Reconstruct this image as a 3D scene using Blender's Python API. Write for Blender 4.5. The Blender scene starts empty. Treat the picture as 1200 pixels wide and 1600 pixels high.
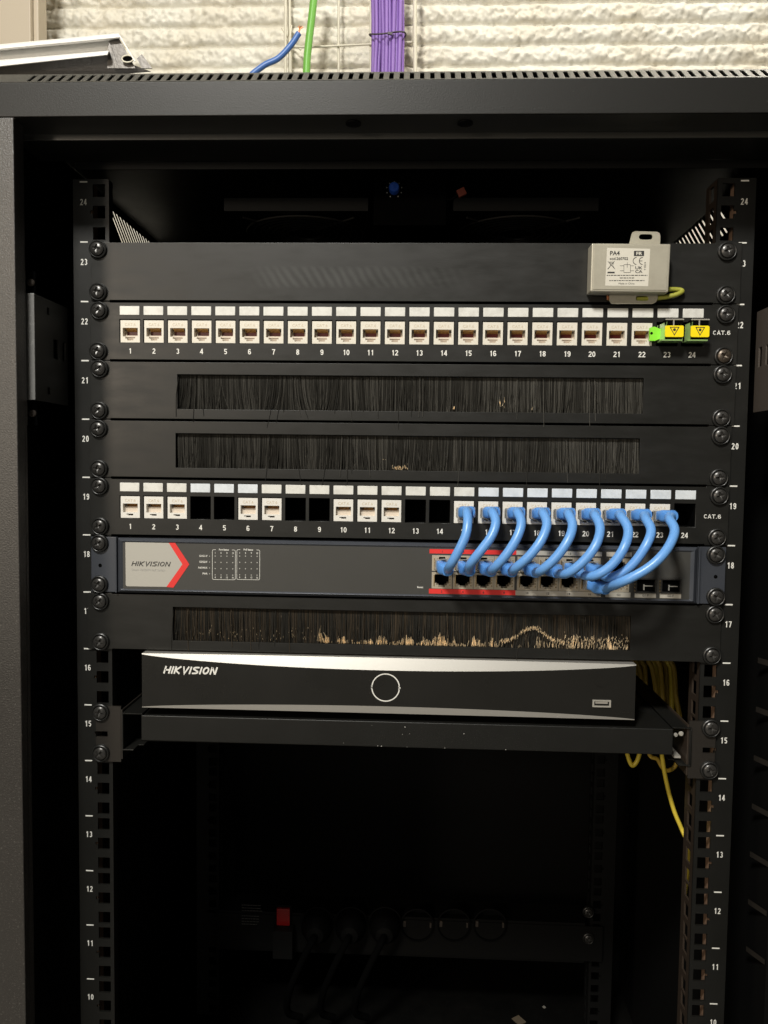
import bpy, bmesh, math, random
from mathutils import Vector, Matrix, Euler, noise
random.seed(7)
C = bpy.context.scene.collection
U = .04445

# ------------------------------------------------------------------ camera
CAM = Vector((.010057, -.605722, .856601))
ROT = Euler((1.51261519, -.01282433, .04223485), 'XYZ')
FPX = 1250.0
RM = ROT.to_matrix()
def P(x, y, Y):
    """world point on the depth plane Y seen at photo pixel x, y"""
    d = RM @ Vector(((x-600)/FPX, -(y-800)/FPX, -1))
    return CAM + d*((Y-CAM.y)/d.y)
cam = bpy.data.cameras.new('camera'); co = bpy.data.objects.new('camera', cam); C.objects.link(co)
co.location = CAM; co.rotation_euler = ROT
cam.sensor_fit = 'VERTICAL'; cam.sensor_height = 32; cam.lens = FPX/1600*32
cam.clip_start = .01; cam.clip_end = 60
bpy.context.scene.camera = co

# ------------------------------------------------------------------ materials
def mat(name, col, rough=.5, metal=0, spec=.5, emit=None, bump=None, var=None, trans=0, coat=0, sss=0, rvar=None):
    m = bpy.data.materials.new(name); m.use_nodes = True
    nt = m.node_tree; b = nt.nodes['Principled BSDF']
    b.inputs['Base Color'].default_value = (*col, 1)
    b.inputs['Roughness'].default_value = rough
    b.inputs['Metallic'].default_value = metal
    b.inputs['Specular IOR Level'].default_value = spec
    b.inputs['Transmission Weight'].default_value = trans
    b.inputs['Coat Weight'].default_value = coat
    b.inputs['Coat Roughness'].default_value = .15
    if sss:
        b.inputs['Subsurface Weight'].default_value = sss
        b.inputs['Subsurface Radius'].default_value = (.002, .002, .002)
    if emit: 
        b.inputs['Emission Color'].default_value = (*emit[0], 1); b.inputs['Emission Strength'].default_value = emit[1]
    tc = nt.nodes.new('ShaderNodeTexCoord')
    def nz(scale, detail=3, rough_=.6, sx=None):
        n = nt.nodes.new('ShaderNodeTexNoise'); n.inputs['Scale'].default_value = scale
        n.inputs['Detail'].default_value = detail; n.inputs['Roughness'].default_value = rough_
        if sx:
            mp = nt.nodes.new('ShaderNodeMapping'); mp.inputs['Scale'].default_value = sx
            mp.inputs['Rotation'].default_value = (0, .5, 0)
            nt.links.new(tc.outputs['Object'], mp.inputs[0]); nt.links.new(mp.outputs[0], n.inputs['Vector'])
        else: nt.links.new(tc.outputs['Object'], n.inputs['Vector'])
        return n
    if bump:
        n = nz(bump[0]); bp = nt.nodes.new('ShaderNodeBump')
        bp.inputs['Strength'].default_value = bump[1]; bp.inputs['Distance'].default_value = bump[2]
        nt.links.new(n.outputs['Fac'], bp.inputs['Height']); nt.links.new(bp.outputs[0], b.inputs['Normal'])
    if var:   # (scale, other colour, lo, hi)
        n = nz(var[0], 5, .7); mr = nt.nodes.new('ShaderNodeMapRange')
        mr.inputs['From Min'].default_value = var[2]; mr.inputs['From Max'].default_value = var[3]
        mx = nt.nodes.new('ShaderNodeMix'); mx.data_type = 'RGBA'
        mx.inputs[6].default_value = (*col, 1); mx.inputs[7].default_value = (*var[1], 1)
        nt.links.new(n.outputs['Fac'], mr.inputs['Value']); nt.links.new(mr.outputs[0], mx.inputs[0])
        nt.links.new(mx.outputs[2], b.inputs['Base Color'])
    if rvar:  # (scale, lo rough, hi rough)
        n = nz(rvar[0], 4, .65, rvar[3] if len(rvar) > 3 else None); mr = nt.nodes.new('ShaderNodeMapRange')
        mr.inputs['From Min'].default_value = .3; mr.inputs['From Max'].default_value = .7
        mr.inputs['To Min'].default_value = rvar[1]; mr.inputs['To Max'].default_value = rvar[2]
        nt.links.new(n.outputs['Fac'], mr.inputs['Value']); nt.links.new(mr.outputs[0], b.inputs['Roughness'])
    return m
M = {}
M['coat'] = mat('black powder coat', (.008, .008, .007), .42, spec=.42, bump=(1700, .25, .0003), var=(900, (.06, .058, .052), .68, .8), rvar=(14, .38, .5))
M['cabinet'] = mat('cabinet powder coat', (.020, .0195, .017), .34, spec=1.0, bump=(1300, .5, .0004), var=(1100, (.10, .098, .09), .66, .78), rvar=(9, .32, .42))
M['post'] = mat('front post coat', (.028, .025, .022), .38, spec=.75, bump=(900, .5, .0006), var=(620, (.14, .13, .115), .57, .73), rvar=(6, .32, .46))
M['fascia'] = mat('fascia powder coat', (.012, .0117, .0105), .44, spec=.30, bump=(1000, .3, .0003), var=(560, (.05, .049, .045), .62, .78))
M['plate'] = mat('dark plate', (.028, .027, .024), .5, spec=.5, bump=(900, .3, .0003))
M['lip'] = mat('lit lip coat', (.050, .049, .044), .40, spec=.6, bump=(900, .3, .0003))  # lighter than the other coats: light on the lip put into the colour
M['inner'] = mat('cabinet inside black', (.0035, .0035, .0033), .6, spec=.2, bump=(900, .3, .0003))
M['panel'] = mat('panel satin black', (.0115, .0113, .010), .42, spec=.42, bump=(2200, .12, .0002), var=(700, (.045, .043, .038), .7, .82), rvar=(30, .34, .48, (1, 1, 3)))
M['screw'] = mat('black screw steel', (.045, .043, .040), .30, metal=.4, spec=.7, bump=(600, .15, .0002))
M['bronze'] = mat('worn screw steel', (.10, .08, .062), .36, metal=.7, spec=.7, bump=(600, .3, .0002))
M['washer'] = mat('black plastic washer', (.014, .014, .013), .38, spec=.5)
M['print'] = mat('white print', (.78, .77, .72), .6)
M['printg'] = mat('grey print', (.42, .41, .38), .6)
M['dimprint'] = mat('shaded print', (.07, .068, .064), .6)  # print darkened to carry the shade at the back of the cabinet
M['label'] = mat('white label insert', (.72, .715, .67), .3, coat=.3, var=(140, (.57, .56, .52), .45, .75))
M['labelc'] = mat('cool white label insert', (.71, .75, .79), .28, coat=.4, var=(120, (.56, .60, .63), .45, .75))
M['jack'] = mat('ivory jack plastic', (.72, .68, .59), .38, sss=.15)
M['jackw'] = mat('pale jack plastic', (.74, .72, .67), .38, sss=.15)
M['shelfp'] = mat('jack shelf plastic', (.60, .52, .43), .5)
M['jackin'] = mat('jack inner plastic', (.40, .33, .26), .5)
M['emboss'] = mat('jack embossing', (.58, .50, .38), .5)
M['gold'] = mat('gold contact', (.72, .42, .12), .3, metal=.5)
M['maroon'] = mat('dark red contact block', (.11, .010, .007), .4)
M['void'] = mat('dark void plastic', (.002, .002, .002), .9, spec=.03)
M['blue'] = mat('blue cable jacket', (.15, .37, .78), .34, spec=.55, bump=(400, .10, .0003), sss=.1)
M['blueplug'] = mat('blue plug plastic', (.11, .32, .76), .3, spec=.6, sss=.1)
M['clear'] = mat('clear plastic latch', (.55, .55, .53), .2, trans=.5, spec=.6)
M['swframe'] = mat('slate switch housing', (.060, .066, .080), .35, metal=.3, spec=.6, bump=(1500, .1, .0002))
M['swface'] = mat('switch face film', (.050, .049, .045), .42, spec=.5, bump=(2500, .08, .0002), rvar=(20, .38, .48))
M['badge'] = mat('pale badge', (.42, .405, .36), .45, spec=.5)
M['red'] = mat('red print', (.72, .035, .03), .45)
M['dark'] = mat('dark print', (.03, .03, .03), .5)
M['beige'] = mat('port label strip', (.46, .43, .37), .5)
M['portmetal'] = mat('port shield', (.50, .44, .34), .36, metal=.3, bump=(900, .2, .0002))
M['brass'] = mat('brass fingers', (.75, .55, .30), .25, metal=.9)
M['bristle'] = mat('black nylon bristle', (.038, .036, .031), .35, spec=.6)
M['bristle2'] = mat('grey nylon bristle', (.095, .090, .078), .35, spec=.6)
M['bristle3'] = mat('brown nylon bristle', (.085, .066, .046), .35, spec=.6)
M['tip'] = mat('bristle tip glint', (1.0, .80, .52), .25, spec=1.0)  # highlights on the dark bristle ends, painted as a pale golden colour
M['silver'] = mat('silver trim', (.48, .465, .43), .36, metal=.55, spec=.6, bump=(2500, .08, .0002))
M['gloss'] = mat('gloss black plastic', (.013, .0125, .011), .27, spec=.5, rvar=(12, .24, .34))
M['box'] = mat('light grey zinc box', (.50, .47, .38), .38, metal=.35, bump=(800, .1, .0003), var=(60, (.44, .41, .33), .4, .7))
M['sticker'] = mat('pale sticker', (.62, .59, .51), .5)
M['yellowgreen'] = mat('yellow green insulation', (.34, .34, .05), .4)
M['copper'] = mat('bare copper', (.85, .38, .20), .28, metal=.9)
M['lime'] = mat('lime adapter plastic', (.28, .80, .05), .35, sss=.2)
M['limeclear'] = mat('pale green adapter shell', (.32, .50, .18), .25, trans=.3)
M['yellow'] = mat('yellow laser flap', (.95, .74, .01), .35)
M['yelcable'] = mat('yellow cable jacket', (.72, .56, .06), .4)
M['amber'] = mat('dim yellow cable jacket', (.46, .31, .04), .45)
M['purple'] = mat('purple cable jacket', (.26, .14, .47), .45, bump=(300, .1, .0004))
M['green'] = mat('green cable jacket', (.17, .45, .07), .4)
M['bluewire'] = mat('blue wire insulation', (.07, .17, .47), .35)
M['cream'] = mat('cream coated wire', (.66, .62, .50), .45)
M['tie'] = mat('dark cable tie', (.05, .035, .05), .5)
M['whitealu'] = mat('white lacquered profile', (.78, .77, .74), .3, spec=.5, bump=(60, .08, .002))
M['greycap'] = mat('grey end piece', (.13, .12, .11), .4, metal=.4, bump=(200, .3, .001))
M['beigepanel'] = mat('beige door panel', (.50, .43, .33), .5, bump=(500, .05, .0005))
M['zinc'] = mat('zinc bracket', (.17, .17, .165), .40, metal=.2, bump=(1500, .35, .0004), var=(300, (.24, .24, .23), .55, .7))
M['bracket'] = mat('lit black bracket', (.075, .062, .052), .45, metal=.2, bump=(1500, .3, .0004))
M['knob'] = mat('blue knob', (.03, .14, .75), .35)
M['redswitch'] = mat('red rocker switch', (.75, .02, .02), .3)
M['dimred'] = mat('shaded red rocker', (.35, .008, .008), .35)  # darker copy of the red switch, shade of the interior in its colour
M['orange'] = mat('orange connector', (.45, .10, .06), .4)
M['rubber'] = mat('black rubber', (.003, .003, .003), .6, spec=.12)
M['rib'] = mat('lit rail inside', (.34, .22, .15), .4, metal=.2)  # brown stands for warm light on the metal behind the rail holes
M['side_lit'] = mat('lit black rail side', (.036, .026, .019), .42, spec=.5)  # same black paint, with the sheen of light from the left mixed in
M['earm'] = mat('brown black ear', (.019, .016, .013), .42, spec=.6, bump=(1500, .2, .0003))
M['chrome'] = mat('bright steel', (.68, .65, .58), .28, metal=.55)
M['dust'] = mat('dusty dark steel', (.003, .003, .0028), .8, spec=.06, var=(12, (.007, .0068, .006), .45, .7), bump=(400, .3, .001))
M['flake'] = mat('tan chip', (.12, .095, .065), .6)
M['white'] = mat('white speck', (.7, .7, .68), .5)
M['floor'] = mat('grey screed', (.22, .21, .19), .7, bump=(40, .3, .004), var=(6, (.17, .16, .15), .4, .7))

def wall_mat():
    m = bpy.data.materials.new('cream painted render'); m.use_nodes = True
    nt = m.node_tree; b = nt.nodes['Principled BSDF']; b.inputs['Roughness'].default_value = .6
    tc = nt.nodes.new('ShaderNodeTexCoord')
    n = nt.nodes.new('ShaderNodeTexNoise'); n.inputs['Scale'].default_value = 9; n.inputs['Detail'].default_value = 6
    r = nt.nodes.new('ShaderNodeValToRGB')
    r.color_ramp.elements[0].position = .35; r.color_ramp.elements[0].color = (.65, .605, .50, 1)
    r.color_ramp.elements[1].position = .65; r.color_ramp.elements[1].color = (.73, .71, .63, 1)
    nt.links.new(tc.outputs['Object'], n.inputs[0]); nt.links.new(n.outputs['Fac'], r.inputs[0]); nt.links.new(r.outputs[0], b.inputs['Base Color'])
    n2 = nt.nodes.new('ShaderNodeTexNoise'); n2.inputs['Scale'].default_value = 260; n2.inputs['Detail'].default_value = 5
    bp = nt.nodes.new('ShaderNodeBump'); bp.inputs['Strength'].default_value = .35; bp.inputs['Distance'].default_value = .0015
    nt.links.new(tc.outputs['Object'], n2.inputs[0]); nt.links.new(n2.outputs['Fac'], bp.inputs['Height']); nt.links.new(bp.outputs[0], b.inputs['Normal'])
    return m
M['wall'] = wall_mat()

def light_striped():  # light falling through the roof slots, painted in as slanted pale stripes
    m = M['panel'].copy(); m.name = 'light striped satin black'; nt = m.node_tree; b = nt.nodes['Principled BSDF']
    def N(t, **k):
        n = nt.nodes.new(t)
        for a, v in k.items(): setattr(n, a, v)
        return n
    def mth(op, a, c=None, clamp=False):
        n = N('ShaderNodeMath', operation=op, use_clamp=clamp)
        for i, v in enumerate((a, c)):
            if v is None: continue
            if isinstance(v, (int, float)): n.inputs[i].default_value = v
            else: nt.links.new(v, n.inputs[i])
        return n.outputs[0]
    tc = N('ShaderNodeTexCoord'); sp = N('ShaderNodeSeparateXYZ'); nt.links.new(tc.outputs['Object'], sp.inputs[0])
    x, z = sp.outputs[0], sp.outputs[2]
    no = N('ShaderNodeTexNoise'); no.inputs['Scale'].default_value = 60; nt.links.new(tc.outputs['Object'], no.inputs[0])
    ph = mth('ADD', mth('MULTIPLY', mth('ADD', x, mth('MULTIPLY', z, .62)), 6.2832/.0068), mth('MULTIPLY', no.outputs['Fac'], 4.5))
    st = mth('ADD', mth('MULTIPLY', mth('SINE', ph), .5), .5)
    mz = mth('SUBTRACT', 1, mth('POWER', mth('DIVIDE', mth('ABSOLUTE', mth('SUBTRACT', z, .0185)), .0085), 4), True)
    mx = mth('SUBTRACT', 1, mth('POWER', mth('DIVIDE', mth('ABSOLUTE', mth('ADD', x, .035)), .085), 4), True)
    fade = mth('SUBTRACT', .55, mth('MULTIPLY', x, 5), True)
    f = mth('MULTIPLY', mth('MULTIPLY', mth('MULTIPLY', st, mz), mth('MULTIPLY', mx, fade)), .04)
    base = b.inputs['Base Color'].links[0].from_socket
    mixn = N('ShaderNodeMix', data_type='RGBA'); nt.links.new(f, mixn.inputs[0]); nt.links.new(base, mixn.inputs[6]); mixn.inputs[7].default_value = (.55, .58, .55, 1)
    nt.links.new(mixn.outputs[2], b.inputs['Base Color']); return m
M['light_striped'] = light_striped()

# ------------------------------------------------------------------ mesh helpers
class MB:
    def __init__(s): s.v = []; s.f = []; s.m = []
    def face(s, pts, mi=0):
        k = len(s.v); s.v += [Vector(p) for p in pts]; s.f.append(tuple(range(k, k+len(pts)))); s.m.append(mi)
    def box(s, x0, x1, y0, y1, z0, z1, mi=0, xf=None):
        k = len(s.v)
        c = [(x0,y0,z0),(x1,y0,z0),(x1,y1,z0),(x0,y1,z0),(x0,y0,z1),(x1,y0,z1),(x1,y1,z1),(x0,y1,z1)]
        s.v += [xf @ Vector(p) if xf else Vector(p) for p in c]
        for q in ((3,2,1,0),(4,5,6,7),(0,1,5,4),(1,2,6,5),(2,3,7,6),(3,0,4,7)): s.f.append(tuple(k+i for i in q)); s.m.append(mi)
    def bar(s, a, b, w, h, mi=0, up=(0,0,1)):
        a = Vector(a); b = Vector(b); d = b-a; L = d.length; d.normalize()
        x = d.cross(Vector(up)); 
        if x.length < 1e-4: x = d.cross(Vector((1,0,0)))
        x.normalize(); z = x.cross(d)
        xf = Matrix((x, d, z)).transposed().to_4x4(); xf.translation = a
        s.box(-w/2, w/2, 0, L, -h/2, h/2, mi, xf)
    def prism(s, out, y0, y1, mi=0, mi_side=None):
        """outline in x,z (counter-clockwise seen from -y), front at y0, back at y1"""
        n = len(out); k = len(s.v)
        s.v += [Vector((x, y0, z)) for x, z in out] + [Vector((x, y1, z)) for x, z in out]
        s.f.append(tuple(range(k, k+n))); s.m.append(mi)
        s.f.append(tuple(reversed(range(k+n, k+2*n)))); s.m.append(mi)
        for i in range(n):
            j = (i+1) % n; s.f.append((k+j, k+i, k+n+i, k+n+j)); s.m.append(mi if mi_side is None else mi_side)
    def plate(s, outers, holes, y0, y1, mi=0, xf=None):
        xs = sorted({round(v, 6) for r in outers+holes for v in r[:2]}); zs = sorted({round(v, 6) for r in outers+holes for v in r[2:]})
        def ins(r, x, z): return r[0] < x < r[1] and r[2] < z < r[3]
        nx, nz = len(xs)-1, len(zs)-1
        S = [[False]*nz for _ in range(nx)]
        for i in range(nx):
            x = (xs[i]+xs[i+1])/2; ho = [h for h in holes if h[0] < x < h[1]]; oo = [o for o in outers if o[0] < x < o[1]]
            for j in range(nz):
                z = (zs[j]+zs[j+1])/2
                S[i][j] = any(ins(r, x, z) for r in oo) and not any(ins(r, x, z) for r in ho)
        vid = {}
        def V(i, j, b):
            k = (i, j, b)
            if k not in vid:
                vid[k] = len(s.v); q = Vector((xs[i], y1 if b else y0, zs[j])); s.v.append(xf @ q if xf else q)
            return vid[k]
        def F(*q): s.f.append(q); s.m.append(mi)
        for i in range(nx):
            for j in range(nz):
                if not S[i][j]: continue
                F(V(i,j,0), V(i+1,j,0), V(i+1,j+1,0), V(i,j+1,0)); F(V(i,j+1,1), V(i+1,j+1,1), V(i+1,j,1), V(i,j,1))
                if i == 0 or not S[i-1][j]: F(V(i,j,0), V(i,j+1,0), V(i,j+1,1), V(i,j,1))
                if i == nx-1 or not S[i+1][j]: F(V(i+1,j+1,0), V(i+1,j,0), V(i+1,j,1), V(i+1,j+1,1))
                if j == 0 or not S[i][j-1]: F(V(i+1,j,0), V(i,j,0), V(i,j,1), V(i+1,j,1))
                if j == nz-1 or not S[i][j+1]: F(V(i,j+1,0), V(i+1,j+1,0), V(i+1,j+1,1), V(i,j+1,1))
    def tube(s, pts, r, n=10, mi=0, caps=True):
        pts = [Vector(p) for p in pts]; N = len(pts); rr = r if isinstance(r, (list, tuple)) else [r]*N
        t = (pts[1]-pts[0]).normalized(); a = t.cross(Vector((.13, .21, .97)))
        if a.length < .1: a = t.cross(Vector((1, 0, 0)))
        a.normalize(); rings = []
        for i, p in enumerate(pts):
            t = (pts[min(i+1, N-1)]-pts[max(i-1, 0)]).normalized()
            a = (a - t*a.dot(t)).normalized(); b = t.cross(a); k = len(s.v)
            s.v += [p+(a*math.cos(q*2*math.pi/n)+b*math.sin(q*2*math.pi/n))*rr[i] for q in range(n)]; rings.append(k)
        for i in range(N-1):
            for q in range(n):
                w = (q+1) % n; s.f.append((rings[i]+q, rings[i]+w, rings[i+1]+w, rings[i+1]+q)); s.m.append(mi)
        if caps:
            s.f.append(tuple(rings[0]+q for q in reversed(range(n)))); s.m.append(mi)
            s.f.append(tuple(rings[-1]+q for q in range(n))); s.m.append(mi)
    def lathe(s, prof, c=(0,0,0), n=32, mi=0, axis='y'):
        """prof: (radius, height) with height measured towards -y (or +z)"""
        c = Vector(c); rings = []
        for r, h in prof:
            k = len(s.v); rings.append(k)
            for q in range(n):
                A = q*2*math.pi/n
                s.v.append(c+(Vector((r*math.cos(A), -h, r*math.sin(A))) if axis == 'y' else Vector((r*math.cos(A), -r*math.sin(A), h))))
        for i in range(len(prof)-1):
            for q in range(n):
                w = (q+1) % n; s.f.append((rings[i]+q, rings[i]+w, rings[i+1]+w, rings[i+1]+q)); s.m.append(mi)
    def text(s, body, x, z, h, y, mi=0, align='CENTER', bold=0, shear=0, sx=1, ext=0, rot=0, space=1):
        """printed lettering on a surface facing -y; h = cap height, z = middle of the letters"""
        cu = bpy.data.curves.new('t', 'FONT'); cu.body = body; cu.size = 1; cu.align_x = align
        cu.offset = bold; cu.shear = shear; cu.space_character = space; cu.resolution_u = 3
        o = bpy.data.objects.new('t', cu); C.objects.link(o)
        dg = bpy.context.evaluated_depsgraph_get(); dg.update()
        me = bpy.data.meshes.new_from_object(o.evaluated_get(dg))
        k = len(s.v); sc = h/.70; R2 = Matrix.Rotation(rot, 2)
        for v in me.vertices:
            px = v.co.x*sc*sx; pz = (v.co.y-.35)*sc
            if rot: px, pz = R2 @ Vector((px, pz))
            s.v.append(Vector((x+px, y, z+pz)))
        for p in me.polygons: s.f.append(tuple(k+i for i in p.vertices)); s.m.append(mi)
        bpy.data.objects.remove(o); bpy.data.curves.remove(cu); bpy.data.meshes.remove(me)
    def ribbon(s, pts, w, y, mi=0, closed=False):
        n = len(pts); L = []; R = []
        for i in range(n):
            a = pts[(i-1) % n] if (closed or i) else pts[i]; c = pts[(i+1) % n] if (closed or i < n-1) else pts[i]; p = pts[i]
            d0 = Vector((p[0]-a[0], p[1]-a[1])); d1 = Vector((c[0]-p[0], c[1]-p[1]))
            if d0.length < 1e-9: d0 = d1
            if d1.length < 1e-9: d1 = d0
            d0.normalize(); d1.normalize(); t = d0+d1
            if t.length < 1e-6: t = d0
            t.normalize(); m = Vector((-t.y, t.x)); k = min(2.2, 1/max(.3, m.dot(Vector((-d0.y, d0.x)))))
            L.append((p[0]+m.x*w/2*k, p[1]+m.y*w/2*k)); R.append((p[0]-m.x*w/2*k, p[1]-m.y*w/2*k))
        for i in range(n if closed else n-1):
            j = (i+1) % n; s.face([(q[0], y, q[1]) for q in (R[i], R[j], L[j], L[i])], mi)
    def digits(s, body, x, z, h, y, wd=.56, st=.17, gap=.17, mi=0, shear=0, width=None):
        import math as m_
        def arc(cx, cy, rx, ry, a0, a1, n=9): return [(cx+rx*m_.cos(m_.radians(a0+(a1-a0)*i/n)), cy+ry*m_.sin(m_.radians(a0+(a1-a0)*i/n))) for i in range(n+1)]
        e = st/2; W = wd; X0, X1, Y0, Y1 = e, W-e, e, 1-e; cx = W/2; rx = W/2-e
        G = {'0': [(arc(cx, .5, rx, .5-e, 0, 360, 20)[:-1], True)],
         '1': [([(cx+.07, 0), (cx+.07, 1)], False), ([(cx+.07, .93), (cx-.12, .74)], False)],
         '2': [(arc(cx, .70, rx, .30-e, 165, -20)+[(X0+.04, .16), (X0, Y0), (W, Y0)], False)],
         '3': [(arc(cx, .735, rx*.92, .265-e, 150, -80, 9), False), (arc(cx, .285, rx, .285-e, 80, -155, 10), False)],
         '4': [([(X1-.08, 0), (X1-.08, 1)], False), ([(X1-.10, .95), (X0-.02, .30), (W, .30)], False)],
         '5': [([(W-.02, Y1), (X0+.05, Y1), (X0+.01, .50)], False), (arc(cx, .32, rx, .32-e, 130, -150, 12), False)],
         '6': [(arc(cx, .31, rx, .31-e, 0, 360, 16)[:-1], True), ([(X0, .34)]+arc(cx, .62, rx, .38-e, 170, 30, 8), False)],
         '7': [([(0, Y1), (X1, Y1), (cx+.05, .5), (cx-.06, 0)], False)],
         '8': [(arc(cx, .735, rx*.9, .265-e, 0, 360, 16)[:-1], True), (arc(cx, .28, rx, .28-e, 0, 360, 16)[:-1], True)],
         'H': [([(X0, 0), (X0, 1)], False), ([(X1, 0), (X1, 1)], False), ([(X0, .5), (X1, .5)], False)],
         'I': [([(.10, 0), (.10, 1)], False)], '.': [([(.08, 0), (.08, st)], False)],
         'K': [([(X0, 0), (X0, 1)], False), ([(X1+.02, 1), (X0+.06, .48), (X1+.05, 0)], False)],
         'V': [([(X0-.02, 1), (cx, .04), (X1+.04, 1)], False)],
         'N': [([(X0, 0), (X0, 1)], False), ([(X1, 0), (X1, 1)], False), ([(X0+.03, .96), (X1-.03, .04)], False)],
         'S': [([(W-.03, Y1), (cx+.02, Y1)]+arc(cx, .735, rx, .265-e, 100, 255, 8)+arc(cx, .285, rx, .285-e, 75, -90, 9)+[(X0-.05, Y0)], False)],
         'O': [(arc(cx, .5, rx, .5-e, 0, 360, 20)[:-1], True)],
         'C': [(arc(cx+.03, .5, rx+.02, .5-e, 45, 315, 14), False)],
         'A': [([(X0-.06, 0), (cx, .97), (X1+.06, 0)], False), ([(X0+.05, .30), (X1-.05, .30)], False)],
         'T': [([(-.02, Y1), (W+.02, Y1)], False), ([(cx, 0), (cx, 1)], False)],
         '9': [(arc(cx, .69, rx, .31-e, 0, 360, 16)[:-1], True), ([(X1, .66)]+arc(cx, .38, rx, .38-e, -10, -150, 8), False)]}
        adv = [(.20 if c in 'I.' else W) for c in body]; tot = sum(adv)+(len(body)-1)*gap; ox = -tot/2; k = 0
        sxx = 1 if width is None else width/(tot*h)
        for ch, ad in zip(body, adv):
            for pts, cl in G[ch]:
                s.ribbon([(x+(ox+p[0]+shear*(p[1]-.5))*h*sxx, z+(p[1]-.5)*h) for p in pts], st*h, y-.00003*(k % 2), mi, cl); k += 1
            ox += ad+gap
    def build(s, name, mats, parent=None, bevel=0, seg=2, smooth=None, loc=None, tags=None):
        me = bpy.data.meshes.new(name)
        org = Vector(loc) if loc is not None else (wloc(parent) if parent else Vector((0,0,0)))
        me.from_pydata([v-org for v in s.v], [], s.f)
        for m in (mats if isinstance(mats, (list, tuple)) else [mats]): me.materials.append(M[m] if isinstance(m, str) else m)
        me.polygons.foreach_set('material_index', s.m)
        if bevel:
            bm = bmesh.new(); bm.from_mesh(me)
            bmesh.ops.remove_doubles(bm, verts=bm.verts, dist=1e-6)
            ed = [e for e in bm.edges if len(e.link_faces) == 2 and e.calc_face_angle(0) > .6]
            bmesh.ops.bevel(bm, geom=ed, offset=bevel, segments=seg, profile=.6, affect='EDGES', clamp_overlap=True)
            bm.to_mesh(me); bm.free()
        if smooth or bevel:
            me.shade_smooth(); me.set_sharp_from_angle(angle=math.radians(smooth or 38))
        me.update()
        o = bpy.data.objects.new(name, me); C.objects.link(o)
        if bevel:
            wn = o.modifiers.new('weighted_normals', 'WEIGHTED_NORMAL'); wn.mode = 'FACE_AREA'; wn.weight = 100; wn.keep_sharp = True
        if parent: o.parent = parent; o.location = org-wloc(parent)
        else: o.location = org
        if tags: tag(o, **tags)
        return o
def wloc(o):
    v = Vector((0,0,0))
    while o: v += o.location; o = o.parent
    return v
def tag(o, label=None, cat=None, group=None, kind=None):
    if label: o['label'] = label
    if cat: o['category'] = cat
    if group: o['group'] = group
    if kind: o['kind'] = kind
    return o
def thing(name, label, cat, loc, group=None, kind=None):
    o = bpy.data.objects.new(name, None); C.objects.link(o); o.location = loc; o.empty_display_size = .01
    return tag(o, label, cat, group, kind)
def dup(o, parent=None, loc=None):
    c = o.copy(); C.objects.link(c)
    if parent is not None: c.parent = parent
    if loc is not None: c.location = loc
    for ch in o.children:
        dup(ch, c)
    return c
def spline(pts, n=10):
    pts = [Vector(p) for p in pts]; q = [pts[0]*2-pts[1]]+pts+[pts[-1]*2-pts[-2]]; out = []
    for i in range(1, len(q)-2):
        p0, p1, p2, p3 = q[i-1:i+3]
        for k in range(n):
            t = k/n
            out.append(.5*((2*p1)+(p2-p0)*t+(2*p0-5*p1+4*p2-p3)*t*t+(3*p1-p0-3*p2+p3)*t**3))
    out.append(pts[-1]); return out
def bez(p0, p1, p2, p3, n=28):
    p0, p1, p2, p3 = map(Vector, (p0, p1, p2, p3))
    return [p0*(1-t)**3+p1*3*t*(1-t)**2+p2*3*t*t*(1-t)+p3*t**3 for t in [i/n for i in range(n+1)]]
def rrect(x0, x1, z0, z1, r, n=5):
    o = []
    for cx, cz, a in ((x1-r, z0+r, -90), (x1-r, z1-r, 0), (x0+r, z1-r, 90), (x0+r, z0+r, 180)):
        for k in range(n+1):
            A = math.radians(a+90*k/n); o.append((cx+r*math.cos(A), cz+r*math.sin(A)))
    return o

# ------------------------------------------------------------------ screws (prototype: screw > washer)
def head_mesh():
    b = MB(); NA, NR = 64, 20; R = .0049
    def h(x, z):
        r = math.hypot(x, z)/R
        y = .0024+.0022*math.sqrt(max(0, 1-r**2*.86))
        ax, az = abs(x), abs(z)
        w = .00062+.00035*max(0, 1-r)
        if (ax < w and az < .0031) or (az < w and ax < .0031):
            y -= .0019*max(.25, 1-r*1.2)
        return y
    k = 0; b.v.append(Vector((0, -h(0, 0), 0)))
    for i in range(1, NR+1):
        r = R*i/NR
        for q in range(NA):
            A = q*2*math.pi/NA; x, z = r*math.cos(A), r*math.sin(A); b.v.append(Vector((x, -h(x, z), z)))
    for q in range(NA): b.v.append(Vector((R*math.cos(q*2*math.pi/NA), -.001, R*math.sin(q*2*math.pi/NA))))
    for q in range(NA): b.f.append((0, 1+q, 1+(q+1) % NA)); b.m.append(0)
    for i in range(NR):
        for q in range(NA):
            w = (q+1) % NA; a = 1+i*NA; c = a+NA; b.f.append((a+q, c+q, c+w, a+w)); b.m.append(0)
    return b
scr_proto = head_mesh().build('screw', 'screw', smooth=40, loc=(0, 0, 0))
wb = MB(); wb.lathe([(.0001, .0012), (.0052, .0012), (.0055, .0022), (.0060, .0025), (.0066, .0021), (.0069, .0006), (.0069, -.0002)], n=40)
wsh = wb.build('washer', 'washer', scr_proto, smooth=35)
bronze_me = scr_proto.data.copy(); bronze_me.materials[0] = M['bronze']
scr_first = True
def screw(parent, x, z, y, bronze=False):
    global scr_first
    if scr_first: s = scr_proto; s.parent = parent; scr_first = False
    else: s = dup(scr_proto, parent)
    s.location = Vector((x, y, z))-wloc(parent)
    s.rotation_euler = (random.uniform(-.03, .03), random.uniform(0, 1.57), random.uniform(-.03, .03))
    if bronze: s.data = bronze_me
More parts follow.
